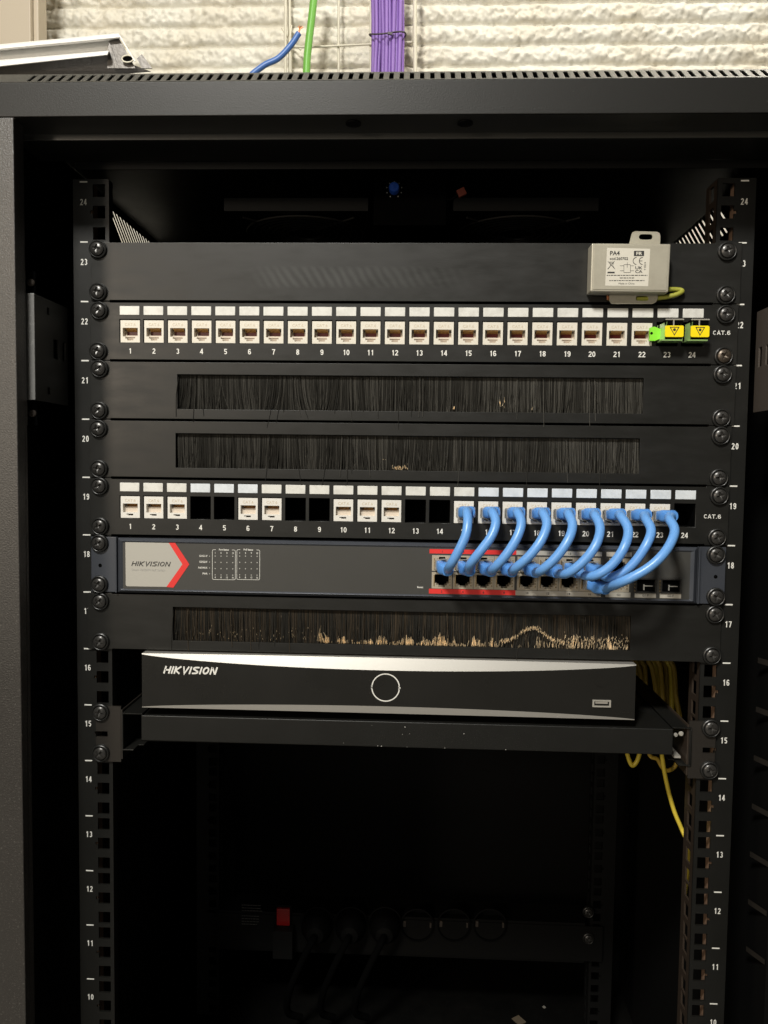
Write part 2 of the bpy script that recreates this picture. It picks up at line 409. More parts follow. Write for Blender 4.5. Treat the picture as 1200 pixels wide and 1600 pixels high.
def screws4(parent, n, off, y, hi=.867, lo=.155, dz=0, br=None):
    for sx in (-1, 1):
        for k in (hi, lo):
            j = random.uniform
            screw(parent, sx*.2331+off*.2+j(-.0006, .0006), (n+k)*U+dz-(.0007 if sx > 0 else 0)+j(-.0003, .0003), y, br == (sx, k))

# ------------------------------------------------------------------ cabinet
cab = thing('server_cabinet', 'black metal server cabinet with slotted roof edge and numbered mounting rails', 'server cabinet', (0, .23, -.05))
XW = .300; YF = -.07; YB = .53
# roof: front fascia, slotted slope, top, inner lip
zf0, zf1 = 1.0852, 1.1073
sl_dy, sl_dz = .0150, .0122
def sloped_plate(mb, x0, x1, p0, p1, th, holes):
    d = Vector((0, p1[0]-p0[0], p1[1]-p0[1])); L = d.length; d.normalize(); nrm = Vector((0, -d.z, d.y))
    xf = Matrix((Vector((1,0,0)), -nrm, d)).transposed().to_4x4(); xf.translation = Vector((0, p0[0], p0[1]))
    mb.plate([(x0, x1, 0, L)], [(a, b, c*L, e*L) for a, b, c, e in holes], 0, th, xf=xf)
    return L
rf = MB()
fa = MB(); fa.box(-XW, XW, YF, YF+.0015, zf0, zf1-.0002); fa.build('fascia', 'fascia', cab, bevel=.0006)
fa = MB(); fa.box(-XW, XW, YF+.0016, YF+.031, zf0, zf0+.0015); fa.build('fascia_return', 'cabinet', cab)
pitch = .00672; holes = []
x = -.2545
while x < .262: 
    holes.append((x, x+.0028, .12, .86)); x += pitch
sloped_plate(rf, -XW, XW, (YF, zf1), (YF+sl_dy, zf1+sl_dz), .0012, holes)
zt = zf1+sl_dz
rf.box(-XW, XW, YF+sl_dy, YB, zt-.0012, zt)
rf.box(-XW, -XW+.0015, YF+.0015, YB, 1.1128, zt-.0015); rf.box(XW-.0015, XW, YF+.0015, YB, 1.1128, zt-.0015)
rf.box(-XW, XW, YB-.0015, YB, zf0, zt-.0015)
roof = rf.build('roof', 'cabinet', cab, bevel=.0005)
li = MB()
lp = MB(); lp.box(-.2765, XW-.002, -.0412, -.0397, 1.0812, 1.0873); lp.build('roof_lip', 'lip', cab, bevel=.0004)
li.box(-.2765, XW-.002, -.0395, -.0015, 1.0812, 1.0825)
lp = MB(); lp.box(-.2500, .28, -.0015, 0, 1.0754, 1.0811); lp.build('roof_rib', 'inner', cab, bevel=.0003)
li.box(-XW+.0045, XW-.0045, .001, YB-.01, 1.1128, 1.1140)
li.build('top_frame', 'coat', cab, bevel=.0005)
for X, Z in ((-.0365, 1.0853), (.038, 1.0853)):
    b = MB(); c = (X, YF+.012, zf0-.0005)
    b.lathe([(.0052, .0), (.0052, .0008), (.0040, .0009), (.0036, .0002), (.0001, .0002)], c=(0, 0, 0), n=24, axis='z')
    for v in b.v: v.z = -v.z
    for i, v in enumerate(b.v): b.v[i] = v+Vector(c)
    b.build('hole_plug', 'rubber', cab, smooth=35)
for s in (-1, 1):
    b = MB()
    a0, a1 = sorted((s*.2625, s*.300)); b.box(a0, a1, YF, YF+.0015, .05, zf0-.0005)
    a0, a1 = sorted((s*.2625, s*.264)); b.box(a0, a1, YF+.0015, -.056, .05, zf0-.0005)
    a0, a1 = sorted((s*.2640, s*.300)); b.box(a0, a1, -.0575, -.056, .05, zf0-.0005)
    b.build('front_post', 'post', cab, bevel=.0009, seg=3)
# side panels with slanted vent slots near the top
for s in (-1, 1):
    b = MB(); X = s*.297
    def at_x(px, py):
        d = RM @ Vector(((px-600)/FPX, -(py-800)/FPX, -1)); q = CAM+d*((X-CAM.x)/d.x); return (q.y, q.z)
    if s < 0: A, B_, n, q0 = at_x(190, 341), at_x(229.5, 374), 8, at_x(203, 376)
    else: A, B_, n, q0 = at_x(1099, 340), at_x(1058, 376), 8, at_x(1112, 362)
    dv = ((q0[0]-A[0])/(A[1]-q0[1]), -1); step = (B_[0]-A[0])/n
    zt2 = (A[1]+B_[1])/2; zb2 = zt2-.034; ya, yb_ = A[0]-step*3.5, B_[0]+step*3.5
    sh0, sh1 = 0, dv[0]*(zt2-zb2)
    # slot field is a parallelogram between zb2 and zt2; strips of metal alternate with openings
    K = n+7; w = .0037
    lo = min(ya, ya+sh1)-.002; hi = max(yb_, yb_+sh1)+.012
    b.box(X-.0005, X+.0005, -.045, YB, .05, zb2); b.box(X-.0005, X+.0005, -.045, YB, zt2, 1.1125)
    def quad(p0, p1, p2, p3):
        for xx, rv in ((X-.00012, 0), (X+.00012, 1)):
            q = [(xx, p[0], p[1]) for p in (p0, p1, p2, p3)]; b.face(q[::-1] if rv else q)
    edges = []
    for k in range(K+1):
        y_ = ya+step*k; edges.append((y_-w/2, y_+w/2))
    edges.sort()
    quad((-.045, zb2), (edges[0][0]+sh1, zb2), (edges[0][0], zt2), (-.045, zt2))
    quad((edges[-1][1]+sh1, zb2), (YB, zb2), (YB, zt2), (edges[-1][1], zt2))
    for (a0, a1), (c0, c1) in zip(edges, edges[1:]): quad((a1+sh1, zb2), (c0+sh1, zb2), (c0, zt2), (a1, zt2))
    b.build('side_panel', 'inner', cab)
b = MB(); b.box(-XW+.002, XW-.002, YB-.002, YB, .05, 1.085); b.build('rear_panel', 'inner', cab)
b = MB(); b.box(-XW+.004, XW-.004, .02, YB-.003, .146, .148)
b.build('bottom_plate', 'dust', cab)
b = MB(); b.box(-XW, XW, YF, YB, -.05, .048); b.build('plinth', 'cabinet', cab, bevel=.002)

# mounting rails
def rail(sgn, Yr, nlo, nhi, numbered):
    b = MB(); back = Yr+.0018
    xi, xo = (.2255, .2530)
    o = (-xo, -xi) if sgn < 0 else (xi, xo)
    holes = []
    for n in range(nlo, nhi):
        for k in (.143, .5, .857):
            zc = (n+k)*U; xc = sgn*.2331
            holes.append((xc-.0047, xc+.0047, zc-.0047, zc+.0047))
        zc = (n+.5)*U; xc = sgn*.2331+(-.0054 if sgn < 0 else .0054)
        holes.append((xc-.0012, xc+.0012, zc-.0012, zc+.0012))
    b.plate([(o[0], o[1], nlo*U-.002, nhi*U+.002)], holes, Yr, back)
    # inner flange with slots, runs back
    fh = [(Yr+.0075, Yr+.0170, (n+k)*U-.0055, (n+k)*U+.0055) for n in range(nlo, nhi) for k in (.143, .5, .857)]
    xf = Matrix(((0,-1 if sgn > 0 else 1,0,sgn*.2255),(1,0,0,0),(0,0,1,0),(0,0,0,1)))
    if sgn > 0: xf = Matrix(((0,1,0,.2255),(1,0,0,0),(0,0,1,0),(0,0,0,1)))
    else: xf = Matrix(((0,1,0,-.2269),(1,0,0,0),(0,0,1,0),(0,0,0,1)))
    fb = MB(); fb.plate([(back+.0001, Yr+(.024 if sgn > 0 or not numbered else .008), nlo*U-.002, nhi*U+.002)], fh if sgn > 0 or not numbered else [], 0, .0014, xf=xf)
    # outer flange
    a0, a1 = sorted((sgn*.2516, sgn*.2530)); b.box(a0, a1, back, Yr+.045, nlo*U-.002, nhi*U+.002)
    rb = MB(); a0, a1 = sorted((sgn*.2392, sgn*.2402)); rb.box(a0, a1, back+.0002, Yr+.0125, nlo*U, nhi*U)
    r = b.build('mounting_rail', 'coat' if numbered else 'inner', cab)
    fb.build('inner_flange', 'side_lit' if numbered and sgn > 0 else ('coat' if numbered else 'inner'), r)
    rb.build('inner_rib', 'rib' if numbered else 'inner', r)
    if numbered:
        t = MB()
        for n in range(nlo, nhi+1):
            xc = sgn*.2447
            t.face([(xc-.0029, Yr-.0002, n*U-.0005), (xc+.0029, Yr-.0002, n*U-.0005), (xc+.0029, Yr-.0002, n*U+.0005), (xc-.0029, Yr-.0002, n*U+.0005)])
            if n < nhi: t.digits(str(n+1), sgn*.2447-(.0002 if sgn < 0 else -.0001), (n+.665)*U, .0046, Yr-.0002, wd=.46, st=.15, gap=.17)
        t.build('lettering', 'print', r)
    return r
for s in (-1, 1): rail(s, 0, 4, 24, True)
for s in (-1, 1): rail(s, .336, 4, 24, False)

# side connecting brackets: front flange + plate running back to the rail
zA, zB = P(40, 625, -.052).z, P(40, 458.5, -.052).z
for s in (-1, 1):
    b = MB(); X = s*.2586
    xf = Matrix(((0,1,0,X-.0008),(1,0,0,0),(0,0,1,0),(0,0,0,1)))
    zm = (zA+zB)/2
    hs = [(-.024, -.016, zm-.004, zm+.010), (-.034, -.030, zm+.026, zm+.031), (-.034, -.030, zm-.031, zm-.026), (-.009, -.004, zm-.004, zm+.010)]
    b.plate([(-.0519, .0000 if s < 0 else .002, zA, zB)], hs, 0, .0014, xf=xf)
    o = b.build('side_bracket', 'plate' if s < 0 else 'bracket', cab, bevel=.0004)  # right plate browner, light from the left put into its colour
    b = MB(); x0_, x1_ = (-.2684, -.2579) if s < 0 else (.2579, .2684)
    b.box(x0_, x1_, -.0536, -.0521, zA, zB); b.build('flange', 'zinc', o, bevel=.0006)
    for up in (0, 1):
        b = MB(); z0_, z1_ = (zB+.0004, zB+.0165) if up else (zA-.0175, zA-.0004)
        y0_ = -.0470
        u0, u1 = sorted((s*.2600, s*.2665)); b.box(u0, u1, y0_, y0_+.001, z0_, z1_)
        so = b.build('bracket_seat', 'void', o, bevel=.0002)
        b = MB(); u0, u1 = sorted((s*.2668, s*.2674)); b.box(u0, u1, y0_-.001, y0_, z0_, z1_); b.build('edge', 'zinc', so)
        w = MB(); w.lathe([(.0026, -.0005), (.0026, .0012), (.0018, .0020), (.0001, .0021)], c=(s*.2628, y0_, (z0_+z1_)/2), n=20); w.build('bolt', 'bracket', so, smooth=40)
# small angled tabs punched in the right inner frame
for k in range(7):
    b = MB()
    z = .700-k*.0405
    b.face([(.2890, .050, z), (.2890, .050, z+.0045), (.2965, .032, z+.0045), (.2965, .032, z)])
    b.build('frame_tab', 'earm', cab)
b = MB(); b.box(.2880, .2960, .010, .0115, .20, 1.0); b.build('frame_strip', 'inner', cab)

# cooling fans + thermostat under the roof
for xa, xb in ((-.1526, -.0338), (.0356, .1526)):
    f = MB(); y0, y1 = .060, .180; cx, cy = (xa+xb)/2, .120
    z0, z1 = 1.0640, 1.0745
    # frame ring: outer square, inner circle
    n = 48
    for q in range(n):
        A0, A1 = q*2*math.pi/n, (q+1)*2*math.pi/n
        def sq(A):
            m = max(abs(math.cos(A)), abs(math.sin(A))); return Vector((cx+(xb-xa)/2*math.cos(A)/m, cy+.06*math.sin(A)/m, 0))
        def ci(A): return Vector((cx+.054*math.cos(A), cy+.054*math.sin(A), 0))
        a, b_, c, d = sq(A0), sq(A1), ci(A1), ci(A0)
        for z, fl in ((z0, 1), (z1, 0)):
            q4 = [Vector((p.x, p.y, z)) for p in (a, b_, c, d)]; f.face(q4 if not fl else q4[::-1])
        f.face([Vector((a.x,a.y,z0)), Vector((b_.x,b_.y,z0)), Vector((b_.x,b_.y,z1)), Vector((a.x,a.y,z1))])
        f.face([Vector((c.x,c.y,z0)), Vector((d.x,d.y,z0)), Vector((d.x,d.y,z1)), Vector((c.x,c.y,z1))])
    fo = f.build('cooling_fan', 'inner', cab)
    g = MB()
    for k, r in enumerate((.016, .022, .028, .034, .040, .046, .052)):
        pts = [(cx+r*math.cos(A), cy+r*math.sin(A), z0-.0015) for A in [i*2*math.pi/40 for i in range(41)]]
        g.tube(pts, .0008, 6)
    for A in (.78, 2.36, 3.93, 5.5): g.tube([(cx+.012*math.cos(A), cy+.012*math.sin(A), z0-.0012), (cx+.066*math.cos(A), cy+.066*math.sin(A), z0-.0012)], .0009, 6)
    g.build('guard', 'screw', fo, smooth=40)
    h = MB(); h.lathe([(.0001, z0+.002), (.020, z0+.002), (.020, z0+.010)], c=(cx, cy, 0), n=32, axis='z')
    for k in range(7):
        A = k*2*math.pi/7
        a = Vector((math.cos(A), math.sin(A), 0)); t = Vector((-a.y, a.x, 0)); c0 = Vector((cx, cy, z0+.006))
        h.face([c0+a*.02-t*.008+Vector((0,0,.012)), c0+a*.05-t*.012+Vector((0,0,.012)), c0+a*.05+t*.014, c0+a*.02+t*.008])
    h.build('rotor', 'rubber', fo, smooth=30)
b = MB(); b.box(-.0290, .0300, .052, .110, 1.0500, 1.0915); th = b.build('thermostat', 'void', cab, bevel=.002)
kp = P(616, 296.5, .052)
b = MB(); b.lathe([(.0042, 0), (.0042, .006), (.0036, .0072), (.0001, .0073)], c=(kp.x, .052, kp.z), n=28)
b.box(kp.x-.0004, kp.x+.0004, .0442, .0455, kp.z-.003, kp.z+.003)
b.build('knob', 'knob', th, smooth=40)
b = MB()
for k in range(9):
    A = math.radians(-60+k*37.5); b.face([(kp.x+.0062*math.cos(A)+dx, .0517, kp.z+.0062*math.sin(A)+dz) for dx, dz in ((-.0004,-.0005),(.0004,-.0005),(.0004,.0005),(-.0004,.0005))])
b.build('dial_marks', 'printg', th)
b = MB(); c = P(721, 300, .058); b.bar(c+Vector((-.003,0,-.002)), c+Vector((.003,0,.001)), .006, .004, up=(0,1,0)); b.build('wire_connector', 'orange', cab, bevel=.0004)
b = MB(); b.tube(spline([c+Vector((-.003,0,-.002)), P(700, 312, .058), P(672, 300, .056)]), .0008, 6); b.build('fan_wire', 'rubber', cab, smooth=40)

# ------------------------------------------------------------------ panels
def panel_plate(b, n, off, holes=[], left=-.2413, right=.2413, th=.0018, zin=.0009):
    z0, z1 = n*U, (n+1)*U
    outs = [(left+off, right+off, z0+.0003, z1-.0003)]
    # the middle is folded and stands a little shorter than the ears
    holes = holes+[(-.2245+off*0, .2245, z1-zin, z1), (-.2245, .2245, z0, z0+zin)]
    b.plate(outs, holes, -.0020, -.0002)
    b.box(-.222, .222, -.0002, .012, z1-zin-.0016, z1-zin-.0002); b.box(-.222, .222, -.0002, .012, z0+zin+.0002, z0+zin+.0016)

# U23 blank
t = thing('blank_panel', 'plain black blanking panel with painted light stripes, just below the open top space', 'blank panel', (0, 0, 22*U))
b = MB(); panel_plate(b, 22, .0024); b.build('panel_plate', 'light_striped', t, bevel=.0003); screws4(t, 22, .0012, -.002)

# keystone jacks
def jack_mesh(kind):
    w, h = .0074, .0083
    j = MB()
    zt_, zm = (.0027, -.0038) if kind == 0 else (.0027, -.0040)
    op = [(-.0058, .0058, zm, zt_)]
    if kind == 0: op += [(-.0038, .0038, -.0054, zm), (-.0024, .0024, -.0068, -.0054)]
    else: op += [(-.0030, .0022, -.0058, -.0051), (-.0016, .0022, -.0064, -.0058)]
    j.plate([(-w, w, -h, h)], op, 0, .0085)
    j.box(-w, w, .0085, .0095, -h, h)
    return j
def make_jack(kind, m1, parent):
    o = jack_mesh(kind).build('keystone_jack', [m1], loc=(0,0,0))
    c = MB(); c.box(-.0040, .0041, .0060, .0084, *((-.0024, .0016) if kind == 0 else (.0002, .0020)))
    c.box(-.0058, -.0042, .0050, .0084, -.0038, .0009, 2); c.box(.0043, .0058, .0050, .0084, -.0038, .0009, 2)
    for k in range(8):
        x = -.00357+k*.00102
        if kind == 0:
            c.bar((x, .0008, .0025), (x, .0058, .0006), .00050, .00035, 1); 
        else:
            c.bar((x, .0040, .00225), (x, .0062, .0002), .00042, .00035, 1)
    if kind: c.box(-.0058, .0058, .0038, .0084, -.0040, .0001, 3)
    else:
        c.box(-.0057, .0057, .0040, .0084, -.0038, -.0025, 3); c.box(-.0038, .0038, .0046, .0084, -.0054, -.0039, 2); c.box(-.0024, .0024, .0046, .0084, -.0068, -.0055, 2)
    c.build('contact_block', ['maroon', 'gold', 'jackin', 'shelfp'], o)
    e = MB(); e.text('CAT.6', 0, .0052, .0021, -.00006, bold=.012, space=1.05)
    e.build('embossing', 'emboss', o)
    o.parent = parent
    return o
def patch_panel(n, off, label, jacks, kind, x1, pitch, cat_x, cat_z, cool, m1, bronze=None):
    t = thing('keystone_panel', label, 'patch panel', (0, 0, n*U), 'keystone patch panels')
    z0 = n*U; xs = [x1+i*pitch for i in range(24)]
    b = MB(); zc = z0+.0223
    holes = [(x-.0078, x+.0078, zc-.0087, zc+.0087) for x in xs]
    panel_plate(b, n, off, holes)
    b.build('panel_plate', 'panel', t, bevel=.00025, seg=1)
    k = MB()
    for x in xs:   # sleeves behind each opening
        k.box(x-.0089, x-.0079, -.0001, .020, zc-.0095, zc+.0095); k.box(x+.0079, x+.0089, -.0001, .020, zc-.0095, zc+.0095)
        k.box(x-.0078, x+.0078, -.0001, .020, zc+.0088, zc+.0096); k.box(x-.0078, x+.0078, -.0001, .020, zc-.0096, zc-.0088)
        k.box(x-.0089, x+.0089, .0201, .0206, zc-.0096, zc+.0096)
    k.build('jack_cage', 'void', t)
    l = MB()
    for i, x in enumerate(xs): l.digits(str(i+1), x+.0002, z0+.0073, .0040, -.00215, wd=.58, st=.165, gap=.10)
    l.digits('CAT.6', cat_x, cat_z, .0030, -.00215, wd=.66, st=.17, gap=.14, width=.0127)
    l.build('lettering', 'print', t)
    win = None
    for i, x in enumerate(xs):
        key = (i in cool)
        w = MB(); w.box(x-.00752, x+.00752, -.0026, -.0019, z0+.0341, z0+.0408)
        w.build('label_window', 'labelc' if key else 'label', t, bevel=.00025, seg=1)
    first = None
    for i in jacks:
        loc = Vector((xs[i-1], -.0012, zc-.0002))-wloc(t)
        if first is None: first = make_jack(kind, m1, t); first.location = loc
        else: first_c = dup(first, t, loc)
    return t, xs, zc
p22, xs22, zc22 = patch_panel(21, .0018, 'upper 24 port patch panel with cream jacks and two yellow fibre ports', list(range(1, 23)), 0, -.2093, .01824, .2313, 21*U+.0235, (), 'jack')
screws4(p22, 21, .001, -.002, .842, .156, br=(1, .156))
p19, xs19, zc19 = patch_panel(18, .0002, 'lower 24 port patch panel with empty openings and blue cables plugged in', [1,2,3,6,7,10,11,12]+list(range(15, 24)), 1, -.2100, .01823, .2295, 18*U+.0217, (3,4,5,15,16,17,18,19,20,21,22,23,24), 'jackw')
screws4(p19, 18, -.0002, -.002, .855, .160)
# smudge below port 20
# fibre adapters in 23 and 24
for i in (22, 23):
    x = xs22[i]; z = zc22
    a = MB(); a.box(x-.0072, x+.0070, -.0050, .010, z-.0060, z+.0068)
    ad = a.build('fibre_adapter', 'void', p22, bevel=.0006)
    s = MB()
    s.prism([(x-.0072, z-.0066), (x+.0072, z-.0066), (x+.0072, z-.0056), (x-.0072, z-.0056)], -.0135, -.002)
    s.face([(x-.0076, -.0022, z-.0058), (x-.0076, -.0022, z+.0060), (x-.0036, -.0125, z+.0072), (x-.0050, -.0125, z-.0058)])
    s.face([(x-.0073, -.0020, z-.0058), (x-.0047, -.0123, z-.0058), (x-.0033, -.0123, z+.0072), (x-.0073, -.0020, z+.0060)])
    s.build('shell', 'limeclear', ad)
    f = MB(); f.prism(rrect(x-.0052, x+.0080, z-.0040, z+.0042, .0012), -.0142, -.0128)
    fl = f.build('shutter_flap', 'yellow', ad, bevel=.0002)
    w = MB(); c = Vector((x+.0013, -.01435, z)); y = -.01435
    tri = [(-.0035, .0032), (.0035, .0032), (0, -.0031)]; tin = [(-.0026, .0027), (.0026, .0027), (0, -.0021)]
    for k in range(3):
        m = (k+1) % 3; w.face([(c.x+p[0], y, c.z+p[1]) for p in (tri[k], tin[k], tin[m], tri[m])])
    w.face([(c.x+.0010*math.cos(A), y, c.z+.0012+.0010*math.sin(A)) for A in [q*2*math.pi/16 for q in range(16)]])
    w.build('laser_mark', 'dark', fl)
    h = MB(); h.box(x-.0046, x+.0080, -.0120, -.0050, z+.0052, z+.0088, 0)
    h.tube([(x-.0046, -.0124, z+.0088), (x+.0084, -.0124, z+.0088)], .0005, 8, 1)
    for q in range(9): h.box(x-.0040+q*.0014, x-.0034+q*.0014, -.0128, -.0116, z+.0084, z+.0093, 1)
    h.box(x+.0008, x+.0016, -.0126, -.0120, z+.0042, z+.0086, 1)
    h.build('hinge', ['void', 'chrome'], ad)
    if i == 22:
        g = MB(); g.prism([(x-.0138, z-.0056), (x-.0098, z-.0056), (x-.0060, z-.0040), (x-.0060, z+.0030), (x-.0105, z+.0048), (x-.0138, z+.0040)], -.0060, -.0030)
        g.build('side_clip', 'lime', ad, bevel=.0003)
        g = MB(); g.lathe([(.0010, 0), (.0001, .0001)], c=(x-.0126, -.0061, z-.0001), n=14); g.build('pin_hole', 'void', ad)

# ------------------------------------------------------------------ brush panels
def brush_panel(n, off, label, tipfn, seed):
    rnd = random.Random(seed)
    t = thing('brush_panel', label, 'brush panel', (0, 0, n*U), 'brush strip cable entry panels')
    z0 = n*U; x0, x1 = -.1745+off, .1745+off; zb, zt_ = z0+.0083, z0+.0345
    b = MB(); panel_plate(b, n, off, [(x0, x1, zb, zt_)])
    b.build('panel_plate', 'panel', t, bevel=.0003)
    h = MB(); h.box(x0-.004, x1+.004, .0130, .0160, z0+.003, z0+.041); h.box(x0-.004, x1+.004, .0001, .0050, zt_+.001, zt_+.006)
    h.build('brush_holder', 'void', t)
    br = MB(); tips = MB()
    W = x1-x0
    for layer in range(3):
        N = 900
        for i in range(N):
            x = x0+W*(i+rnd.random())/N; cl = noise.noise(Vector((x*45, seed*3.1, layer)))
            sl = cl*(.10 if not (seed == 1 and x < -.05) else .34)+rnd.gauss(0, .03)+(rnd.gauss(0, .12) if rnd.random() < .04 else 0)
            y = .0008+layer*.0016+rnd.random()*.001
            L = (zt_-zb)+.003+rnd.random()*.003
            out = rnd.random() < .02 and layer == 0
            if out: y = -.0026; L *= rnd.uniform(.85, 1.25)
            w = rnd.uniform(.00017, .00034)
            pts = []
            for k in range(5):
                u = k/4; xx = x+sl*L*u*u; yy = y if k else .0012
                xx = min(max(xx, x0-.001), x1+.001)
                pts.append((xx, yy, zt_+.0005-L*u))
            k0 = len(br.v); mi = 1 if rnd.random() < .30+.3*cl else 0
            for q, p in enumerate(pts):
                ww = w*(1-.2*q/4)
                br.v += [Vector((p[0]-ww, p[1]+ww, p[2])), Vector((p[0], p[1]-ww*.7, p[2])), Vector((p[0]+ww, p[1]+ww, p[2]))]
            for q in range(4):
                a = k0+q*3
                for r_ in (0, 1): br.f.append((a+r_, a+3+r_, a+4+r_, a+1+r_)); br.m.append(mi)
    for i in range(4600):
        x = x0+W*rnd.random(); u = (x-x0)/W; zc_, pr_, ln = tipfn(u, rnd)
        if rnd.random() > pr_: continue
        if not (x0+.001 < x < x1-.001): continue
        z = zb+zc_; z = max(z, zb+.0002); w = rnd.uniform(.00008, .00017); lean = rnd.gauss(0, .16)
        yy = -.0004-rnd.random()*.0012; l = ln*rnd.uniform(.5, 1.3)
        k0 = len(tips.v)
        for q in range(3):
            zz = z+l*(1-q/2); xx = x+lean*l*(q/2)
            tips.v += [Vector((xx-w, yy+.0002, zz)), Vector((xx, yy-.0002, zz)), Vector((xx+w, yy+.0002, zz))]
        for q in range(2):
            a = k0+q*3
            for r_ in (0, 1): tips.f.append((a+r_, a+3+r_, a+4+r_, a+1+r_)); tips.m.append(0)
    o = br.build('bristles', ['bristle', 'bristle2' if seed < 3 else 'bristle3'], t, smooth=60); o['kind'] = 'stuff'
    if tips.f:
        o = tips.build('bristle_tip_glints', 'tip', t, smooth=60); o['kind'] = 'stuff'
    return t
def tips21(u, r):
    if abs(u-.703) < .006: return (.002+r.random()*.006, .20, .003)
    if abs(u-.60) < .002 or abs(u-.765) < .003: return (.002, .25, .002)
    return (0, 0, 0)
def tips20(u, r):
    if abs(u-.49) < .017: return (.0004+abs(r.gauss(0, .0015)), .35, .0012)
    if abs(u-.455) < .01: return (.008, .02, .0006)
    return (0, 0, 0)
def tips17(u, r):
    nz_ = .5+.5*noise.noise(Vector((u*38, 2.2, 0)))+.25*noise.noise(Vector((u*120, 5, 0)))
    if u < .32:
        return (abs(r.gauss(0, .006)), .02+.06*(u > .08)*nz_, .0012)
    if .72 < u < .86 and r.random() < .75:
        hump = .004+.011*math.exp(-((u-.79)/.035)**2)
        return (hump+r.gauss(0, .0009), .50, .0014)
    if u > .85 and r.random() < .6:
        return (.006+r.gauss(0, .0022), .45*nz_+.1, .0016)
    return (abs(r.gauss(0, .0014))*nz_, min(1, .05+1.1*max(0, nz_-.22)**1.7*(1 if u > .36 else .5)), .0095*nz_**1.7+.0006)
b21 = brush_panel(20, .0015, 'uppermost brush strip panel, under the upper patch panel, with bristles slanting on the left', tips21, 1); screws4(b21, 20, .0007, -.002, .858, .142)
b20 = brush_panel(19, .0001, 'middle brush strip panel, directly above the lower patch panel', tips20, 2); screws4(b20, 19, -.0005, -.002, .842, .152)
b17 = brush_panel(16, -.0024, 'lowest brush strip panel with golden glints painted on the bristle tips, above the video recorder', tips17, 3); screws4(b17, 16, 0, -.002, .855, .150)

# ------------------------------------------------------------------ network switch (U18)
sw = thing('network_switch', 'slate grey PoE switch with pale badge, red chevron and blue plugs', 'network switch', (0, 0, 17*U))
z0 = 17*U
FL, FR = -.2190, .2190
b = MB()
# bevelled frame around the face
zo0, zo1, zi0, zi1 = z0+.0008, z0+.0430, z0+.0040, z0+.0396
xo0, xo1, xi0, xi1 = FL, FR, -.2145, .2135
outer = [(xo0, zo0), (xo1, zo0), (xo1, zo1), (xo0, zo1)]
o3 = [Vector((x, -.0035, z)) for x, z in outer]
i3 = [Vector((x, -.0062, z)) for x, z in ((xo0+.0028, zo0+.0022), (xo1-.0028, zo0+.0022), (xo1-.0028, zo1-.0022), (xo0+.0028, zo1-.0022))]
j3 = [Vector((x, -.0052, z)) for x, z in ((xi0, zi0), (xi1, zi0), (xi1, zi1), (xi0, zi1))]
bk = [Vector((v.x, .0, v.z)) for v in o3]
for k in range(4):
    m = (k+1) % 4
    b.face([o3[k], o3[m], i3[m], i3[k]]); b.face([i3[k], i3[m], j3[m], j3[k]]); b.face([bk[k], bk[m], o3[m], o3[k]])
b.box(FL+.001, FR-.001, .0125, .20, zo0+.0005, zo1-.0005)
b.box(FL+.001, FL+.003, .0001, .0125, zo0+.0005, zo1-.0005); b.box(FR-.003, FR-.001, .0001, .0125, zo0+.0005, zo1-.0005)
b.box(FL+.003, FR-.003, .0001, .0125, zo0+.0005, zo0+.0015); b.box(FL+.003, FR-.003, .0001, .0125, zo1-.0015, zo1-.0005)
b.build('housing', 'swframe', sw, bevel=.0003)
f = MB(); PX0, PX1 = .0195, .1508
ports_x = [.0294, .0453, .0608, .0762, .0933, .1088, .1243, .1398]
zrow = (z0+.0150, z0+.0278)   # bottom, top row middles
hl = [(x-.0062, x+.0062, zrow[0]-.0058, zrow[0]+.0052) for x in ports_x+[.1614]]+[(x-.0062, x+.0062, zrow[1]-.0050, zrow[1]+.0058) for x in ports_x+[.1614]]
hl += [(.1737, .1892, z0+.0085, z0+.0195), (.1922, .2077, z0+.0085, z0+.0195)]
f.plate([(xi0, xi1, zi0, zi1)], hl, -.0052, -.0040)
face = f.build('faceplate', 'swface', sw)
for sgn in (-1, 1):
    e = MB(); a0, a1 = sorted((sgn*.2195, sgn*.2402))
    e.box(a0, a1, -.0030, -.0003, zo0, zo1+.0004)
    if sgn < 0: e.box(-.2208, -.2194, -.0055, -.0030, zo0, zo1+.0004)
    else: e.box(.2196, .2210, -.0055, -.0030, zo0, zo1+.0004)
    eo = e.build('mounting_ear', 'swframe', sw, bevel=.0005)
    h = MB(); h.lathe([(.0001, .00005), (.0014, .00005)], c=(sgn*.2331, -.0031, z0+.0213), n=18); h.build('ear_hole', 'void', eo)
screws4(sw, 17, 0, -.003, .868, .155)
# badge
def Z(x, y): p = P(x, y, -.0054); return (p.x, p.z)
B = [Z(195.8, 843.8), Z(261.7, 845), Z(285, 881.7), Z(260, 917), Z(196.5, 916)]
def fan(o, y, mb, mi=0): mb.face([(x, y, z) for x, z in o][::-1], mi)
b = MB()
r_ = .0012
o = [B[0], B[1], B[2], B[3], B[4]]
o = [(B[0][0]+r_, B[0][1]), B[1], B[2], B[3], (B[4][0]+r_, B[4][1]), (B[4][0]+.3*r_, B[4][1]+.3*r_), (B[4][0], B[4][1]+r_), (B[0][0], B[0][1]-r_), (B[0][0]+.3*r_, B[0][1]-.3*r_)]
fan(o, -.0054, b, 0)
for a, c, d, e in ((Z(261.7,845), Z(271.7,845.3), Z(295.8,881.7), Z(285,881.7)), (Z(285,881.7), Z(295.8,881.7), Z(270.8,918.3), Z(260,917))): fan([a, c, d, e], -.00545, b, 1)
s0 = Z(205.8, 885); s1 = Z(266.7, 886)
w_ = s1[0]-s0[0]
b.digits('HIKVISION', (s0[0]+s1[0])/2, Z(236, 881)[1], .0036, -.0056, wd=.80, st=.17, gap=.14, mi=2, shear=.28, width=w_*.98)
